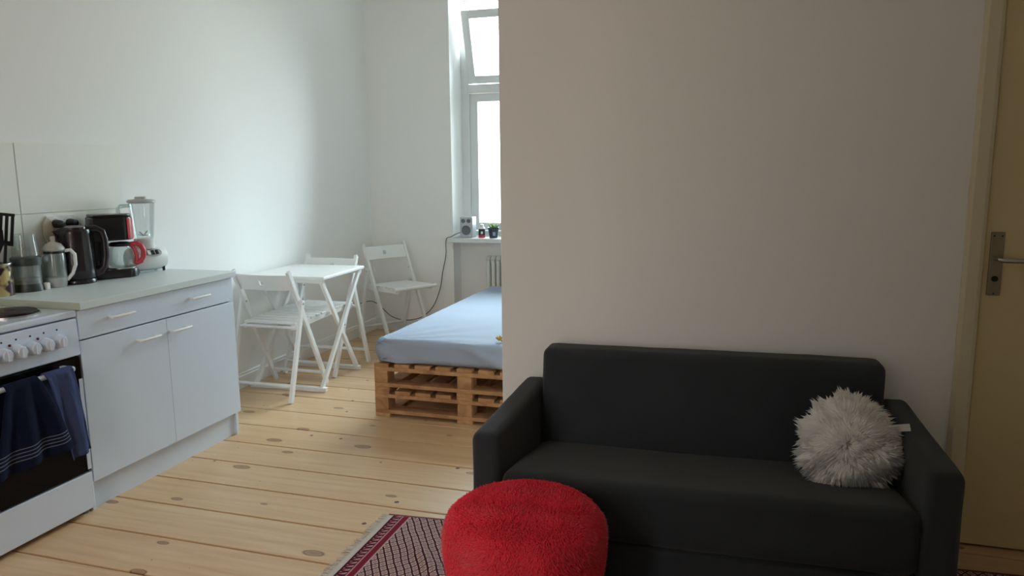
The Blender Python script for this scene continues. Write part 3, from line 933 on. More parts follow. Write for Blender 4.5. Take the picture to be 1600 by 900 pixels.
# stand blender
bl = thing('stand_blender', (0.120, 3.012, Z), 'white stand blender with glass jar at the right end of appliances', 'blender')
bc = Vector((0.120, 3.012, Z))
BA = math.radians(-15)
BM = Matrix.Translation(bc) @ rotz(BA)
def blb(fn, name, mt, par=None, **kw):
    m = MB()
    fn(m)
    return m.xf(BM).build(name, mt, par or bl, **kw)
def drum(m):
    # a lying barrel whose round end faces +x (the front)
    prof = [(0.0, -0.088), (0.052, -0.088), (0.057, -0.086), (0.060, -0.081), (0.060, 0.081), (0.057, 0.086), (0.052, 0.088), (0.0, 0.088)]
    n = 32
    mm = MB().lathe(prof, (0, 0, 0), n)
    mm.xf(Matrix.Translation((0, 0, 0.066)) @ Matrix.Rotation(math.radians(90), 4, 'X'))
    m.add(mm.v, mm.f)
blb(drum, 'motor_base', WPLA, smooth=True)
def panel(m):
    # oval control panel lying on the drum's front side
    pts = []
    for k in range(20):
        a = 2 * math.pi * k / 20
        u = 0.058 * math.copysign(abs(math.cos(a)) ** 0.6, math.cos(a))
        w = 0.022 * math.copysign(abs(math.sin(a)) ** 0.8, math.sin(a))
        pts.append((u, w))
    vs = []
    for rr in (0.0595, 0.0635):
        for u, w in pts:
            an = math.radians(32) + w / 0.060
            vs.append((rr * math.cos(an), u - 0.005, 0.066 + rr * math.sin(an)))
    k = len(pts)
    m.add(vs, [tuple(range(k, 2 * k))] + [(i, (i + 1) % k, k + (i + 1) % k, k + i) for i in range(k)])
cp = blb(panel, 'control_panel', SILVER)
for i, u in enumerate((-0.034, -0.012, 0.012, 0.034)):
    def btn(m, u=u):
        an = math.radians(32)
        c = Vector((0.0635 * math.cos(an), u - 0.005, 0.066 + 0.0635 * math.sin(an)))
        nrm = Vector((math.cos(an), 0, math.sin(an)))
        m.bar(c - nrm * 0.002, c + nrm * 0.004, 0.014, 0.024, (0, 1, 0))
    blb(btn, 'button', BPLA if i in (0, 2, 3) else WPLA, cp, bevel=0.002)
for x, y in ((0.035, 0.07), (0.035, -0.07), (-0.035, 0.07), (-0.035, -0.07)):
    blb(lambda m, x=x, y=y: m.lathe([(0.007, 0), (0.007, 0.030)], (x, y, 0), 10), 'foot', BPLA)
blb(lambda m: m.lathe([(0.048, 0.118), (0.046, 0.150), (0.049, 0.154), (0.049, 0.168), (0, 0.168)], (0, 0, 0), 28), 'jar_collar', WPLA, smooth=True)
jar = blb(lambda m: m.lathe([(0.044, 0.168), (0.047, 0.185), (0.062, 0.350), (0.0585, 0.350), (0.0435, 0.187), (0.041, 0.172), (0, 0.172)], (0, 0, 0), 28, cap=False), 'glass_jar', CGLASS, smooth=True)
def jar_handle(m):
    d = Vector((-0.45, -0.89, 0)).normalized()
    d = rotz(-BA).to_3x3() @ d
    m.path([d * a + Vector((0, 0, b)) for a, b in ((0.058, 0.335), (0.100, 0.335), (0.112, 0.322), (0.108, 0.250), (0.098, 0.215), (0.052, 0.212))], 0.0095, 8)
blb(jar_handle, 'jar_handle', glassy('thick_clear_plastic', (0.86, 0.95, 0.95, 1), 0.12, 0.75), jar, smooth=True)
blb(lambda m: m.lathe([(0.058, 0.346), (0.066, 0.350), (0.066, 0.358), (0.060, 0.364), (0.030, 0.367), (0.028, 0.378), (0, 0.380)], (0, 0, 0), 28), 'lid', mat('grey_white_lid', rgb(176, 184, 182), 0.35), smooth=True)
for k in range(4):
    a = k * math.pi / 2 + 0.4
    blb(lambda m, a=a: m.bar((0, 0, 0.182), (0.030 * math.cos(a), 0.030 * math.sin(a), 0.182 + (0.022 if k % 2 else 0.006)), 0.010, 0.002, (-math.sin(a), math.cos(a), 0)), 'blade', STEEL)

# double wall socket with two black plugs, behind the kettle
sk = thing('wall_socket', (0.008, 2.639, 1.090), 'white double wall socket on the tiles above the kettle', 'socket')
MB().box(0.0075, 0.016, 2.562, 2.716, 1.090, 1.168).build('plate', WPLA, sk, bevel=0.003)
for y in (2.602, 2.675):
    MB().lathe([(0.030, 0), (0.026, 0.002), (0.026, 0.001), (0, 0.001)], (0, 0, 0), 24).xf(Matrix.Translation((0.016, y, 1.130)) @ Matrix.Rotation(math.radians(90), 4, 'Y')).build('outlet', WPLA, sk, smooth=True)
for y, lb in ((2.602, 'black power plug in the left outlet above the kettle'), (2.675, 'black power plug in the right outlet above the kettle')):
    p = thing('power_plug', (0.018, y, 1.130), lb, 'plug', 'power plugs')
    MB().lathe([(0.019, 0.0), (0.020, 0.006), (0.018, 0.030), (0.014, 0.042), (0, 0.046)], (0, 0, 0), 18).xf(Matrix.Translation((0.0185, y, 1.130)) @ Matrix.Rotation(math.radians(90), 4, 'Y')).build('plug_body', BPLA, p, smooth=True)
    MB().path([(0.048, y, 1.122), (0.050, y, 1.100), (0.036, y, 1.05), (0.014, y, 0.98), (0.013, y, 0.866)], 0.004, 8).build('cord', CABLE, p, smooth=True)

# ------------------------------------------------------------------ folding table
tb = thing('folding_table', (0.28, 4.2, 0), 'small white folding table against the kitchen wall', 'table')
MB().box(0.012, 0.550, 3.925, 4.495, 0.694, 0.714).build('table_top', WLAC, tb, bevel=0.004)
for x in (0.085, 0.505):
    MB().bar((x, 3.965, 0.694), (x, 4.405, 0.018), 0.020, 0.030).build('leg', WLAC, tb, bevel=0.002)
for x in (0.062, 0.528):
    MB().bar((x, 4.455, 0.694), (x, 3.880, 0.018), 0.020, 0.030).build('leg', WLAC, tb, bevel=0.002)
    MB().tube((x - 0.012, 4.196, 0.361), (x + 0.012, 4.196, 0.361), 0.006, 8).build('pivot_bolt', STEEL, tb)
MB().bar((0.045, 4.407, 0.014), (0.525, 4.407, 0.014), 0.030, 0.028, (0, 1, 0)).build('foot_rail', WLAC, tb, bevel=0.003)
MB().bar((0.030, 3.876, 0.014), (0.560, 3.876, 0.014), 0.030, 0.028, (0, 1, 0)).build('foot_rail', WLAC, tb, bevel=0.003)
MB().bar((0.06, 3.962, 0.681), (0.53, 3.962, 0.681), 0.030, 0.024, (0, 1, 0)).build('top_rail', WLAC, tb, bevel=0.002)
MB().bar((0.05, 4.452, 0.681), (0.54, 4.452, 0.681), 0.030, 0.024, (0, 1, 0)).build('top_rail', WLAC, tb, bevel=0.002)
MB().tube((0.085, 4.30, 0.172), (0.505, 4.30, 0.172), 0.008).build('stretcher', WLAC, tb)

tb.location.x += 0.008
tb.rotation_euler = (0, 0, math.radians(2.6))

# ------------------------------------------------------------------ folding chairs; local: +x is the sitter's front, origin below the backrest top
def make_chair():
    c = thing('folding_chair', (0, 0, 0), 'x', 'chair', 'white folding chairs')
    hw = 0.190
    for s in (-1, 1):
        MB().bar((0.0, s * hw, 0.775), (0.365, s * hw, 0.0), 0.020, 0.032, (0, 1, 0)).build('long_leg', WLAC, c, bevel=0.003)
    for s in (-1, 1):
        MB().bar((0.100, s * (hw + 0.021), 0.590), (-0.075, s * (hw + 0.021), 0.0), 0.020, 0.032, (0, 1, 0)).build('short_leg', WLAC, c, bevel=0.003)
        MB().tube((0.094, s * (hw + 0.033), 0.570), (0.094, s * (hw - 0.014), 0.570), 0.006, 8).build('pivot_bolt', STEEL, c)
    # curved backrest with a grip hole
    nu = 14
    wz = [0.655, 0.688, 0.716, 0.752]
    ws_ = [-hw + 0.010 + (2 * hw - 0.020) * k / nu for k in range(nu + 1)]
    vs, fs = [], []
    def xb(w, z):
        return 0.006 + (0.775 - z) * 0.47 - 0.030 * (1 - (w / hw) ** 2)
    hole = (nu // 2, 1)
    ws_[nu // 2] , ws_[nu // 2 + 1] = -0.014, 0.014
    for off in (-0.006, 0.006):
        for z in wz:
            for w in ws_:
                vs.append((xb(w, z) + off, w, z))
    N = nu + 1
    B = N * len(wz)
    for j in range(len(wz) - 1):
        for i in range(nu):
            if (i, j) == hole:
                a, b, cc_, d = j * N + i, j * N + i + 1, (j + 1) * N + i + 1, (j + 1) * N + i
                for p, q in ((a, b), (b, cc_), (cc_, d), (d, a)):
                    fs.append((p, q, q + B, p + B))
                continue
            f = (j * N + i, j * N + i + 1, (j + 1) * N + i + 1, (j + 1) * N + i)
            fs.append(f)
            fs.append(tuple(x + B for x in f)[::-1])
    top = (len(wz) - 1) * N
    for i in range(nu):
        fs.append((i, i + 1, i + 1 + B, i + B))
        fs.append((top + i, top + i + 1, top + i + 1 + B, top + i + B))
    for j in range(len(wz) - 1):
        for e in (0, nu):
            fs.append((j * N + e, (j + 1) * N + e, (j + 1) * N + e + B, j * N + e + B))
    MB().add(vs, fs).build('backrest', WLAC, c)
    # seat: side rails, slats, front and rear rods
    for s in (-1, 1):
        MB().bar((0.045, s * (hw - 0.026), 0.428), (0.450, s * (hw - 0.026), 0.440), 0.020, 0.030, (0, 1, 0)).build('seat_rail', WLAC, c, bevel=0.002)
    for k in range(6):
        x = 0.082 + k * 0.0615
        MB().box(x - 0.025, x + 0.025, -hw + 0.012, hw - 0.012, 0.445 + 0.002 * k, 0.457 + 0.002 * k).build('seat_slat', WLAC, c, bevel=0.002)
    MB().tube((0.446, -hw - 0.005, 0.455), (0.446, hw + 0.005, 0.455), 0.014, 12).build('front_rod', WLAC, c, smooth=True)
    MB().tube((0.052, -hw - 0.02, 0.428), (0.052, hw + 0.02, 0.428), 0.009, 10).build('rear_rod', WLAC, c, smooth=True)
    MB().tube((-0.047, -hw - 0.021, 0.095), (-0.047, hw + 0.021, 0.095), 0.010, 10).build('stretcher', WLAC, c, smooth=True)
    MB().tube((0.326, -hw, 0.082), (0.326, hw, 0.082), 0.010, 10).build('stretcher', WLAC, c, smooth=True)
    return c
chA = make_chair()
chB = copy_tree(chA)
chC = copy_tree(chA)
chA.location, chA.rotation_euler = (0.290, 3.700, 0), (0, 0, math.radians(90))
chB.location, chB.rotation_euler = (0.270, 4.555, 0), (0, 0, math.radians(-90))
chC.location, chC.rotation_euler = (0.225, 5.425, 0), (0, 0, math.radians(-31))
chA['label'] = 'white folding chair between the kitchen cabinet and folding table'
chB['label'] = 'white folding chair on the far side of the folding table'
chC['label'] = 'white folding chair in the room corner beside the bed'

# ------------------------------------------------------------------ bed: stacked pallets and mattress
def make_pallet():
    p = thing('pallet', (0, 0, 0), 'x', 'pallet', 'pallets under the mattress')
    L = 0.985
    first = {}
    def piece(name, x0, x1, y0, y1, z0, z1):
        key = (name, round(x1 - x0, 4), round(y1 - y0, 4), round(z1 - z0, 4))
        if key in first:
            o = bpy.data.objects.new(name, first[key])
            COL.objects.link(o)
            o.parent = p
        else:
            o = MB().box(-(x1 - x0) / 2, (x1 - x0) / 2, -(y1 - y0) / 2, (y1 - y0) / 2, 0, z1 - z0).build(name, PALM, p, bevel=0.002, seg=1)
            first[key] = o.data
        o.location = ((x0 + x1) / 2, (y0 + y1) / 2, z0)
        return o
    for k in range(9):
        piece('deck_board', 0.122 * k, 0.122 * k + 0.088, 0, L, 0.133, 0.153)
    for yy in (0.0, (L - 0.09) / 2, L - 0.09):
        piece('stringer_board', 0, 1.064, yy, yy + 0.09, 0.111, 0.133)
        for x in (0.0, 0.491, 0.984):
            piece('block', x, x + 0.080, yy, yy + 0.09, 0.042, 0.111)
        piece('bottom_board', 0, 1.064, yy, yy + 0.09, 0.021, 0.042)
    for x in (0.0, 0.486, 0.974):
        piece('runner', x, x + 0.090, 0, L, 0.0, 0.021)
    return p
p0 = make_pallet()
spots = [(1.090, 3.560, 0.0, 'lower wooden pallet at the foot of the bed'), (1.093, 3.556, 0.1535, 'upper wooden pallet at the foot of the bed under the mattress'),
         (1.090, 4.565, 0.0, 'lower wooden pallet under the window end of the bed'), (1.093, 4.560, 0.1535, 'upper wooden pallet under the window end of the bed')]
for i, (x, y, z, lb) in enumerate(spots):
    o = p0 if i == 0 else copy_tree(p0)
    o.location = (x, y, z)
    o['label'] = lb

def rounded_block(x0, x1, y0, y1, z0, z1, r, n, disp):
    """box with rounded edges, gridded so it can wrinkle"""
    bm = bmesh.new()
    bmesh.ops.create_cube(bm, size=2.0)
    bmesh.ops.subdivide_edges(bm, edges=bm.edges[:], cuts=n, use_grid_fill=True)
    c = Vector(((x0 + x1) / 2, (y0 + y1) / 2, (z0 + z1) / 2))
    h = Vector(((x1 - x0) / 2, (y1 - y0) / 2, (z1 - z0) / 2))
    for v in bm.verts:
        # concentrate vertices near the edges
        p = Vector([math.copysign(1 - (1 - abs(a)) ** 1.35, a) * b for a, b in zip(v.co, h)])
        q = Vector([max(-b + r, min(b - r, a)) for a, b in zip(p, h)])
        d = p - q
        if d.length > 1e-6:
            p = q + d.normalized() * min(r, max(abs(d.x), abs(d.y), abs(d.z)))
            nn = d.normalized()
        else:
            nn = Vector((0, 0, 1))
        w = c + p
        v.co = w + nn * disp(w, nn)
    return bm
def bm_object(bm, name, material, base, parent=None, smooth=True):
    me = bpy.data.meshes.new(name)
    for v in bm.verts:
        v.co -= Vector(base)
    bmesh.ops.recalc_face_normals(bm, faces=bm.faces)
    bm.to_mesh(me)
    bm.free()
    if smooth:
        me.polygons.foreach_set('use_smooth', [True] * len(me.polygons))
    me.materials.append(material)
    o = bpy.data.objects.new(name, me)
    COL.objects.link(o)
    if parent is not None:
        o.parent = parent
    else:
        o.location = base
    WLOC[o.name] = Vector(base)
    return o
def sheet_disp(w, nn):
    d = 0.004 * noise.noise(w * 2.2) + 0.002 * noise.noise(w * 7)
    # creases fanning from the near left corner
    cx, cy = w.x - 1.12, w.y - 3.57
    rad_ = math.hypot(cx, cy)
    ang = math.atan2(cy, cx)
    d += 0.011 * math.exp(-rad_ / 0.28) * math.sin(ang * 17 + 2 * noise.noise(w * 4))
    # creases on the near side, pulled down to the right
    if nn.y < -0.4:
        d += 0.012 * max(0, math.sin((cx * 0.8 + (w.z - 0.31) * 1.6) * 13)) ** 5
        d -= 0.010 * ((w.z - 0.40) / 0.1) ** 2 if w.z < 0.40 else 0
    # long cross folds on top
    if nn.z > 0.5:
        d += 0.010 * math.exp(-((cy - 0.95 - 0.08 * cx + 0.02 * noise.noise(w * 3)) / 0.02) ** 2) * max(0, min(1, (cx - 0.3) * 3))
    return d
bm = rounded_block(1.108, 2.160, 3.560, 5.520, 0.3100, 0.4420, 0.034, 56, sheet_disp)
tag(bm_object(bm, 'mattress', SHEET, (1.63, 4.54, 0.31)), 'mattress in a blue-grey fitted sheet lying on wooden pallets', 'mattress')
for v in bpy.data.objects['mattress'].data.vertices:
    if v.co.z < 0.0005:
        v.co.z = 0.0005

# dry yellow flower on the bed
fw = thing('dried_flower', (1.80, 3.66, 0.442), 'small dried yellow flower lying on the bed near the partition', 'flower')
for k in range(9):
    a = k * 0.7
    c = Vector((1.795 + 0.022 * math.cos(a) * (0.5 + 0.5 * random.random()), 3.665 + 0.020 * math.sin(a), 0.452 + 0.010 * random.random()))
    d = Vector((math.cos(a), math.sin(a), 0.6)).normalized() * 0.015
    s = d.cross(Vector((0, 0, 1))).normalized() * 0.009
    u = Vector((0, 0, 0.004))
    MB().add([c - d * 0.4, c + s, c + d + u, c - s, c - d * 0.4 + u, c + s + u, c + d + 2 * u, c - s + u], [(0, 3, 2, 1), (4, 5, 6, 7), (0, 1, 5, 4), (1, 2, 6, 5), (2, 3, 7, 6), (3, 0, 4, 7)]).build('petal', YELF, fw)
MB().path([(1.80, 3.665, 0.450), (1.835, 3.66, 0.448), (1.875, 3.645, 0.447)], [0.004, 0.003, 0.003], 6).build('stem', STEMM, fw)

# ------------------------------------------------------------------ sill things
sp = thing('speaker', (0.858, 5.715, 0.806), 'small silver speaker on the window sill', 'speaker')
MB().box(0.803, 0.913, 5.668, 5.765, 0.806, 0.976).build('cabinet', SILVER, sp, bevel=0.006)
def disc(x, z, r, y0, y1):
    return MB().lathe([(r, 0), (r * 0.92, y0 - y1), (r * 0.5, (y0 - y1) * 0.4), (0, (y0 - y1) * 0.7)], (0, 0, 0), 24).xf(Matrix.Translation((x, y0, z)) @ Matrix.Rotation(math.radians(90), 4, 'X'))
disc(0.858, 0.868, 0.040, 5.668, 5.662).build('cone', CONE, sp, smooth=True)
for x in (0.834, 0.882):
    disc(x, 0.944, 0.017, 5.668, 5.660).build('dial', CONE, sp, smooth=True)
MB().tube((0.893, 5.669, 0.822), (0.893, 5.665, 0.822), 0.004, 8).build('power_button', WPLA, sp)
bt = thing('small_bottle', (0.978, 5.715, 0.806), 'small white bottle with dark and pink bands on the window sill', 'bottle')
MB().lathe([(0.027, 0), (0.028, 0.004), (0.028, 0.020), (0, 0.020)], (0.978, 5.715, 0.806), 20).build('pink_band', JARR, bt, smooth=True)
MB().lathe([(0.0275, 0.020), (0.0275, 0.072), (0, 0.072)], (0.978, 5.715, 0.806), 20).build('dark_band', JARL, bt, smooth=True)
MB().lathe([(0.0270, 0.072), (0.024, 0.084), (0.016, 0.090), (0.016, 0.106), (0.013, 0.110), (0, 0.110)], (0.978, 5.715, 0.806), 20).build('cap', WPLA, bt, smooth=True)
MB().box(0.980, 0.996, 5.6855, 5.690, 0.838, 0.858).build('label_patch', WPLA, bt)
pp = thing('potted_succulent', (1.078, 5.715, 0.806), 'little succulent in a dark blue pot on the window sill', 'plant')
MB().lathe([(0.032, 0), (0.043, 0.070), (0.046, 0.072), (0.046, 0.086), (0.041, 0.086), (0.039, 0.076), (0, 0.074)], (1.078, 5.715, 0.806), 24).build('pot', POTM, pp, smooth=True)
MB().box(1.088, 1.108, 5.668, 5.674, 0.826, 0.856).build('pot_label', mat('pale_blue_label', rgb(150, 170, 190), 0.6), pp)
for k in range(11):
    a = k * 2.4
    r_ = 0.008 + 0.018 * (k % 3) / 2
    b0 = Vector((1.078 + r_ * math.cos(a) * 0.5, 5.715 + r_ * math.sin(a) * 0.5, 0.879))
    t0 = Vector((1.078 + (r_ + 0.022) * math.cos(a), 5.715 + (r_ + 0.018) * math.sin(a), 0.905 + 0.020 * random.random()))
    MB().path([b0, b0.lerp(t0, 0.55), t0], [0.004, 0.008, 0.0015], 6).build('leaf', LEAF, pp, smooth=True)
MB().path([(1.078, 5.715, 0.879), (1.080, 5.712, 0.915), (1.079, 5.710, 0.938)], [0.002, 0.0015, 0.0015], 6).build('stalk', LEAF, pp)
MB().lathe([(0, 0), (0.006, 0.004), (0.004, 0.010), (0, 0.012)], (1.079, 5.710, 0.937), 8).build('bud', mat('dry_brown_bud', rgb(120, 90, 80), 0.7), pp)
# cable from the speaker down the wall and along behind the corner chair
cpts = [(0.806, 5.72, 0.850), (0.772, 5.68, 0.838), (0.735, 5.635, 0.815), (0.712, 5.606, 0.806), (0.700, 5.612, 0.765), (0.683, 5.648, 0.660), (0.650, 5.650, 0.520), (0.625, 5.650, 0.385), (0.575, 5.645, 0.255), (0.510, 5.64, 0.170), (0.420, 5.635, 0.115), (0.300, 5.635, 0.095), (0.215, 5.64, 0.105), (0.150, 5.645, 0.130), (0.085, 5.645, 0.185), (0.030, 5.63, 0.235), (0.012, 5.55, 0.262), (0.010, 5.40, 0.270)]
def smooth_pts(p, k=4):
    o_ = []
    P = [Vector(x) for x in p]
    for i in range(len(P) - 1):
        a, b, c, d = P[max(i - 1, 0)], P[i], P[i + 1], P[min(i + 2, len(P) - 1)]
        for j in range(k):
            t = j / k
            o_.append(0.5 * ((2 * b) + (c - a) * t + (2 * a - 5 * b + 4 * c - d) * t * t + (3 * b - a - 3 * c + d) * t ** 3))
    o_.append(P[-1])
    return o_
tag(MB().path(smooth_pts(cpts), 0.0032, 7).build('speaker_cable', CABLE, smooth=True), 'thin black cable hanging from the window sill to behind the chair', 'cable')

# ------------------------------------------------------------------ rug
rug = thing('rug', (2.85, 1.6, 0.0), 'patterned dark red rug with cream fringe under the sofa', 'rug')
def rug_uv(u, v):
    """u in m from the fringed end, v in m from the far side"""
    x = 1.712 + u
    y = 2.476 + 0.077 * u - v
    z = 0.0065 + 0.0012 * noise.noise(Vector((x * 9, y * 9, 0)))
    # creased patch next to the stool
    q = (x - 2.02) * 0.75 + (y - 2.16) * 0.66
    w = (x - 2.02) * 0.66 - (y - 2.16) * 0.75
    z += 0.020 * math.exp(-(q / 0.030) ** 2) * math.exp(-(w / 0.16) ** 2)
    z += 0.012 * math.exp(-((q - 0.075) / 0.025) ** 2) * math.exp(-(w / 0.14) ** 2)
    return (x, y, z)
RU, RV, nu_, nv_ = 2.32, 1.55, 150, 110
m = MB().grid(lambda s, t: rug_uv(s * RU, t * RV), nu_, nv_)
pile = m.build('woven_field', RUGM, rug, smooth=True, fix=False)
l = pile.data.uv_layers['UVMap']
arr = np.empty(len(l.data) * 2, dtype=np.float32)
l.data.foreach_get('uv', arr)
arr = arr.reshape(-1, 2) * np.array([RU, RV], dtype=np.float32)
l.data.foreach_set('uv', arr.ravel().astype(np.float32))
sd = pile.modifiers.new('thickness', 'SOLIDIFY')
sd.thickness = 0.005
sd.offset = -1.0
fm = MB()
for k in range(230):
    v = 0.004 + k * (RV - 0.008) / 229
    x, y, z = rug_uv(0, v)
    a = random.uniform(-0.5, 0.5)
    Lf = random.uniform(0.022, 0.040)
    fm.path([(x + 0.003, y, 0.0062), (x - Lf * 0.5, y + 0.006 * math.sin(a * 3), 0.0060), (x - Lf, y + Lf * math.sin(a), 0.0032)], [0.0030, 0.0032, 0.0018], 5)
fo = fm.build('fringe', FRINGE, rug)
fo['kind'] = 'stuff'
fo['label'] = 'short cream cotton fringe'

# ------------------------------------------------------------------ sofa; local frame: u right, w back from the front, z up
ST, STILT = 0.020, 0.006
SM = Matrix.Translation((2.902, 2.095, 0.009)) @ rotz(ST) @ Matrix.Shear('XY', 4, (0, 0))
def sofa_pt(p):
    q = SM @ Vector(p)
    q.z += STILT * (p[0] + 0.69)
    return q
SW, ARM, AH, SD_ = 1.392, 0.092, 0.524, 0.700
sf = thing('sofa', tuple(SM @ Vector((0, 0.35, 0))), 'dark charcoal fabric two-seat sofa standing against the partition wall', 'sofa')
def sofa_block(name, x0, x1, y0, y1, z0, z1, r, n, disp, shape=None):
    bm = rounded_block(x0, x1, y0, y1, z0, z1, r, n, disp)
    for v in bm.verts:
        p = v.co.copy()
        if shape:
            p = shape(p)
        v.co = sofa_pt(p)
    return bm_object(bm, name, SOFA, WLOC[sf.name], sf)
soft = lambda w, nn: 0.003 * noise.noise(w * 4.0) + 0.0012 * noise.noise(w * 14)
sofa_block('armrest', -SW / 2, -SW / 2 + ARM, 0.0, SD_, 0.045, AH, 0.028, 22, soft)
sofa_block('armrest', SW / 2 - ARM, SW / 2, 0.0, SD_, 0.045, AH, 0.028, 22, soft)
def seat_shape(p):
    t = max(0.0, min(1.0, p.y / 0.58))
    if p.z > 0.2:
        p.z += -0.100 * t ** 1.2 - 0.012 * math.exp(-((p.x + 0.0) / 0.4) ** 2) * math.sin(math.pi * t)
    return p
sofa_block('seat', -SW / 2 + ARM - 0.004, SW / 2 - ARM + 0.004, 0.012, 0.600, 0.200, 0.402, 0.045, 30, soft, seat_shape)
sofa_block('front_panel', -SW / 2 + ARM - 0.004, SW / 2 - ARM + 0.004, 0.022, 0.600, 0.045, 0.196, 0.012, 10, soft)
def back_shape(p):
    p.y += -0.030 * (1 - max(0, (p.z - 0.25)) / 0.45) if p.y < 0.62 else 0
    return p
sofa_block('backrest', -SW / 2 + ARM + 0.004, SW / 2 - ARM - 0.004, 0.572, SD_ - 0.004, 0.10, 0.670, 0.032, 26, soft, back_shape)
for u in (-SW / 2 + 0.05, SW / 2 - 0.05):
    for w in (0.06, SD_ - 0.06):
        q = sofa_pt((u, w, 0))
        MB().lathe([(0.020, 0), (0.024, q.z + 0.05 - 0.0085)], (q.x, q.y, 0.0085), 12).build('leg', BPLA, sf)

# ------------------------------------------------------------------ fur
def fur_object(name, material, roots, dirs, lens, width, parent, bend, sides=3):
    """curved tapering tufts; 'along' attribute runs 0 at the root to 1 at the tip"""
    n = len(roots)
    d = dirs / np.linalg.norm(dirs, axis=1, keepdims=True)
    ref = np.where(np.abs(d[:, 2:3]) < 0.9, np.array([[0, 0, 1.0]]), np.array([[1.0, 0, 0]]))
    a = np.cross(d, ref); a /= np.linalg.norm(a, axis=1, keepdims=True)
    b = np.cross(d, a)
    L = lens[:, None]
    mid = roots + d * L * 0.55 + bend * L * 0.18
    tip = roots + d * L * 0.95 + bend * L * 0.60
    V, T = [], []
    for ctr, w, t in ((roots, 1.0, 0.0), (mid, 0.8, 0.55)):
        for k in range(sides):
            an = 2 * math.pi * k / sides
            V.append(ctr + (a * math.cos(an) + b * math.sin(an)) * (width * w)[:, None])
            T.append(np.full(n, t))
    V.append(tip); T.append(np.ones(n))
    V = np.stack(V, 1); T = np.stack(T, 1)
    K = 2 * sides + 1
    quads, tris = [], []
    off = (np.arange(n) * K)[:, None]
    for k in range(sides):
        j = (k + 1) % sides
        quads.append(off + np.array([[k, j, sides + j, sides + k]]))
        tris.append(off + np.array([[sides + k, sides + j, 2 * sides]]))
    quads = np.concatenate(quads); tris = np.concatenate(tris)
    me = bpy.data.meshes.new(name)
    base = np.array(WLOC[parent.name])
    co = (V.reshape(-1, 3) - base).astype(np.float32)
    me.vertices.add(len(co)); me.vertices.foreach_set('co', co.ravel())
    nl = quads.size + tris.size
    me.loops.add(nl)
    me.loops.foreach_set('vertex_index', np.concatenate([quads.ravel(), tris.ravel()]).astype(np.int32))
    me.polygons.add(len(quads) + len(tris))
    st = np.concatenate([np.arange(len(quads)) * 4, quads.size + np.arange(len(tris)) * 3]).astype(np.int32)
    me.polygons.foreach_set('loop_start', st)
    me.update(calc_edges=True)
    me.validate()
    at = me.attributes.new('along', 'FLOAT', 'POINT')
    at.data.foreach_set('value', T.reshape(-1).astype(np.float32))
    me.polygons.foreach_set('use_smooth', [True] * len(me.polygons))
    me.materials.append(material)
    o = bpy.data.objects.new(name, me)
    COL.objects.link(o)
    o.parent = parent
    o['kind'] = 'stuff'
    return o

# fluffy white cushion leaning in the sofa corner
cu_c = Vector((3.350, 2.445, 0.478))
cu = thing('cushion', (cu_c.x, cu_c.y, 0.33), 'round fluffy off-white cushion leaning in the sofa corner', 'cushion')
cn = Vector((-0.10, -0.90, 0.40)).normalized()       # the way its face looks
ce1 = Vector((0, 0, 1)).cross(cn).normalized() * -1
ce1 = Vector((ce1.x, ce1.y, ce1.z))
ce2 = cn.cross(ce1).normalized()
if ce2.z < 0:
    ce2 = -ce2
if ce1.x < 0:
    ce1 = -ce1
def cush_r(t):
    return 0.124 * (1 + 0.05 * math.cos(3 * t + 0.6) + 0.035 * math.cos(4 * t + 0.8))
prof_n, ang_n = 9, 40
vs, fs = [], []
for side in (1, -1):
    for i in range(prof_n + 1):
        s = i / prof_n
        for k in range(ang_n):
            t = 2 * math.pi * k / ang_n
            R_ = cush_r(t) * s
            h = 0.052 * math.sqrt(max(0, 1 - s ** 2.2)) * (1 - 0.35 * math.exp(-(s / 0.18) ** 2))
            vs.append(cu_c + ce1 * R_ * math.cos(t) + ce2 * R_ * 1.08 * math.sin(t) + cn * h * side)
for side in (0, 1):
    o_ = side * (prof_n + 1) * ang_n
    for i in range(prof_n):
        for k in range(ang_n):
            f = (o_ + i * ang_n + k, o_ + i * ang_n + (k + 1) % ang_n, o_ + (i + 1) * ang_n + (k + 1) % ang_n, o_ + (i + 1) * ang_n + k)
            fs.append(f if side == 0 else f[::-1])
MB().add(vs, fs).build('cover', mat('cushion_cover', rgb(226, 221, 222), 0.95), cu, smooth=True)
nf = 6500
ss = np.sqrt(rng.random(nf)) * 1.0
tt = rng.random(nf) * 2 * np.pi
front = np.where(rng.random(nf) < 0.78, 1.0, -1.0)
Rr = np.array([cush_r(t) for t in tt]) * ss
hh = 0.052 * np.sqrt(np.maximum(0, 1 - ss ** 2.2)) * (1 - 0.35 * np.exp(-(ss / 0.18) ** 2))
E1, E2, CN, CC = (np.array(x) for x in (ce1, ce2, cn, cu_c))
roots = CC + E1 * (Rr * np.cos(tt))[:, None] + E2 * (Rr * 1.08 * np.sin(tt))[:, None] + CN * (hh * front)[:, None]
radial = E1 * np.cos(tt)[:, None] + E2 * np.sin(tt)[:, None]
dirs = radial * (0.90 + 0.40 * ss)[:, None] + CN * (front * (0.36 - 0.16 * ss + 0.7 * np.exp(-(ss / 0.22) ** 2)))[:, None] + rng.normal(0, 0.13, (nf, 3))
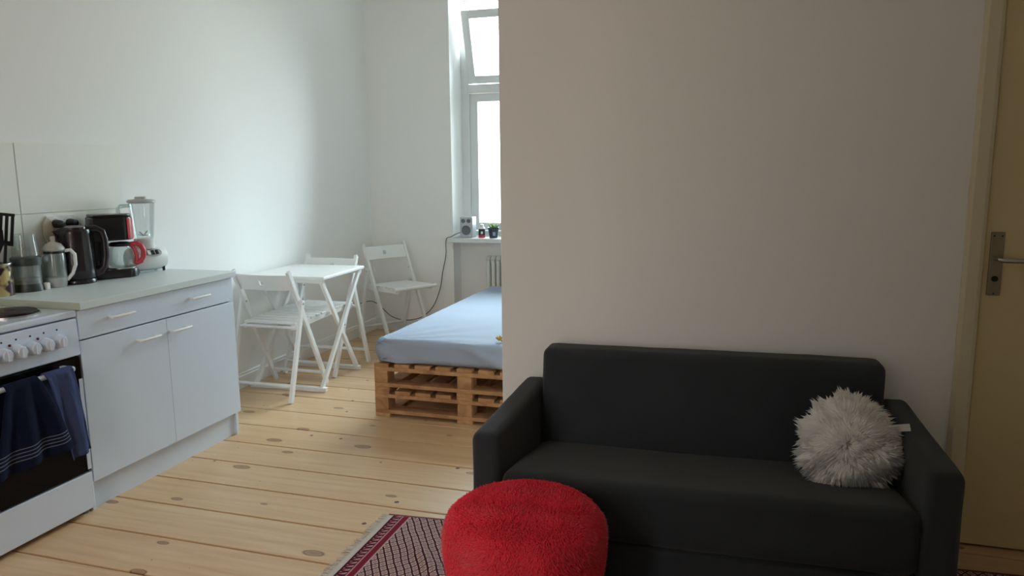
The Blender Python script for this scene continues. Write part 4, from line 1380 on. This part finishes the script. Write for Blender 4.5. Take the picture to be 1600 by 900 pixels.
# tufts clump together
wv = np.stack([np.sin(roots @ np.array([71, 23, 59.0]) + 1.0), np.sin(roots @ np.array([-43, 61, 67.0])), np.sin(roots @ np.array([57, -31, 83.0]) + 2.0)], 1)
dirs = dirs + wv * 0.22
lens = 0.026 + 0.022 * rng.random(nf)
bend = np.array([[0, 0, -0.22]]) + rng.normal(0, 0.16, (nf, 3)) + radial * 0.2 + wv * 0.35
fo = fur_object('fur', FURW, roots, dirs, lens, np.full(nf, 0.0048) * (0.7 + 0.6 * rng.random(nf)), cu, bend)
fo['label'] = 'long white fur with lilac-grey roots'
tg0 = cu_c + ce1 * 0.120 + ce2 * 0.066 + cn * 0.012
MB().bar(tg0, tg0 + ce1 * 0.052 + ce2 * 0.010, 0.022, 0.0015, ce2).build('cloth_tag', TASG, cu)

# red fluffy stool
OC = Vector((2.456, 1.835, 0.0075))
ot = thing('round_stool', tuple(OC), 'round fluffy red stool standing before the sofa on the rug', 'stool')
oprof = [(0.0, 0.440), (0.09, 0.438), (0.150, 0.432), (0.190, 0.416), (0.212, 0.392), (0.220, 0.362), (0.218, 0.318), (0.213, 0.260), (0.200, 0.200), (0.186, 0.140), (0.178, 0.095)]
MB().lathe([(r, z) for r, z in oprof[::-1]], tuple(OC), 48).build('seat_cover', REDB, ot, smooth=True)
for k in range(4):
    a = math.pi / 4 + k * math.pi / 2
    MB().path([(OC.x + 0.13 * math.cos(a), OC.y + 0.13 * math.sin(a), OC.z + 0.12), (OC.x + 0.15 * math.cos(a), OC.y + 0.15 * math.sin(a), OC.z)], [0.018, 0.014], 10).build('leg', mat('dark_wood', rgb(60, 40, 30), 0.5), ot)
pr = np.array(oprof)
seg = np.hypot(np.diff(pr[:, 0]), np.diff(pr[:, 1])) * (pr[1:, 0] + pr[:-1, 0])
cdf = np.cumsum(seg) / seg.sum()
nf = 76000
u = rng.random(nf)
idx = np.searchsorted(cdf, u)
q = rng.random(nf)
rr = pr[idx, 0] * (1 - q) + pr[idx + 1, 0] * q
zz = pr[idx, 1] * (1 - q) + pr[idx + 1, 1] * q
th = rng.random(nf) * 2 * np.pi
dr_ = pr[idx + 1, 0] - pr[idx, 0]; dz_ = pr[idx + 1, 1] - pr[idx, 1]
ln = np.hypot(dr_, dz_)
nr, nzz = -dz_ / ln, dr_ / ln
roots = np.stack([OC.x + rr * np.cos(th), OC.y + rr * np.sin(th), OC.z + zz], 1)
nrm = np.stack([nr * np.cos(th), nr * np.sin(th), nzz], 1)
# clumped lean so the pile shows soft patches
cl = np.stack([np.sin(roots[:, 0] * 41 + 1.3) + np.sin(roots[:, 1] * 57), np.sin(roots[:, 1] * 47 + 0.4) + np.cos(roots[:, 2] * 51), np.sin(roots[:, 2] * 43) - 0.6], 1) * 0.22
dirs = nrm * 0.8 + cl * 1.2 + rng.normal(0, 0.26, (nf, 3))
bend = cl * 0.8 + np.array([[0, 0, -0.25]]) + rng.normal(0, 0.2, (nf, 3))
fo = fur_object('fur', FURR, roots, dirs, 0.009 + 0.006 * rng.random(nf), np.full(nf, 0.0014), ot, bend)
fo['label'] = 'short dense red plush fur'
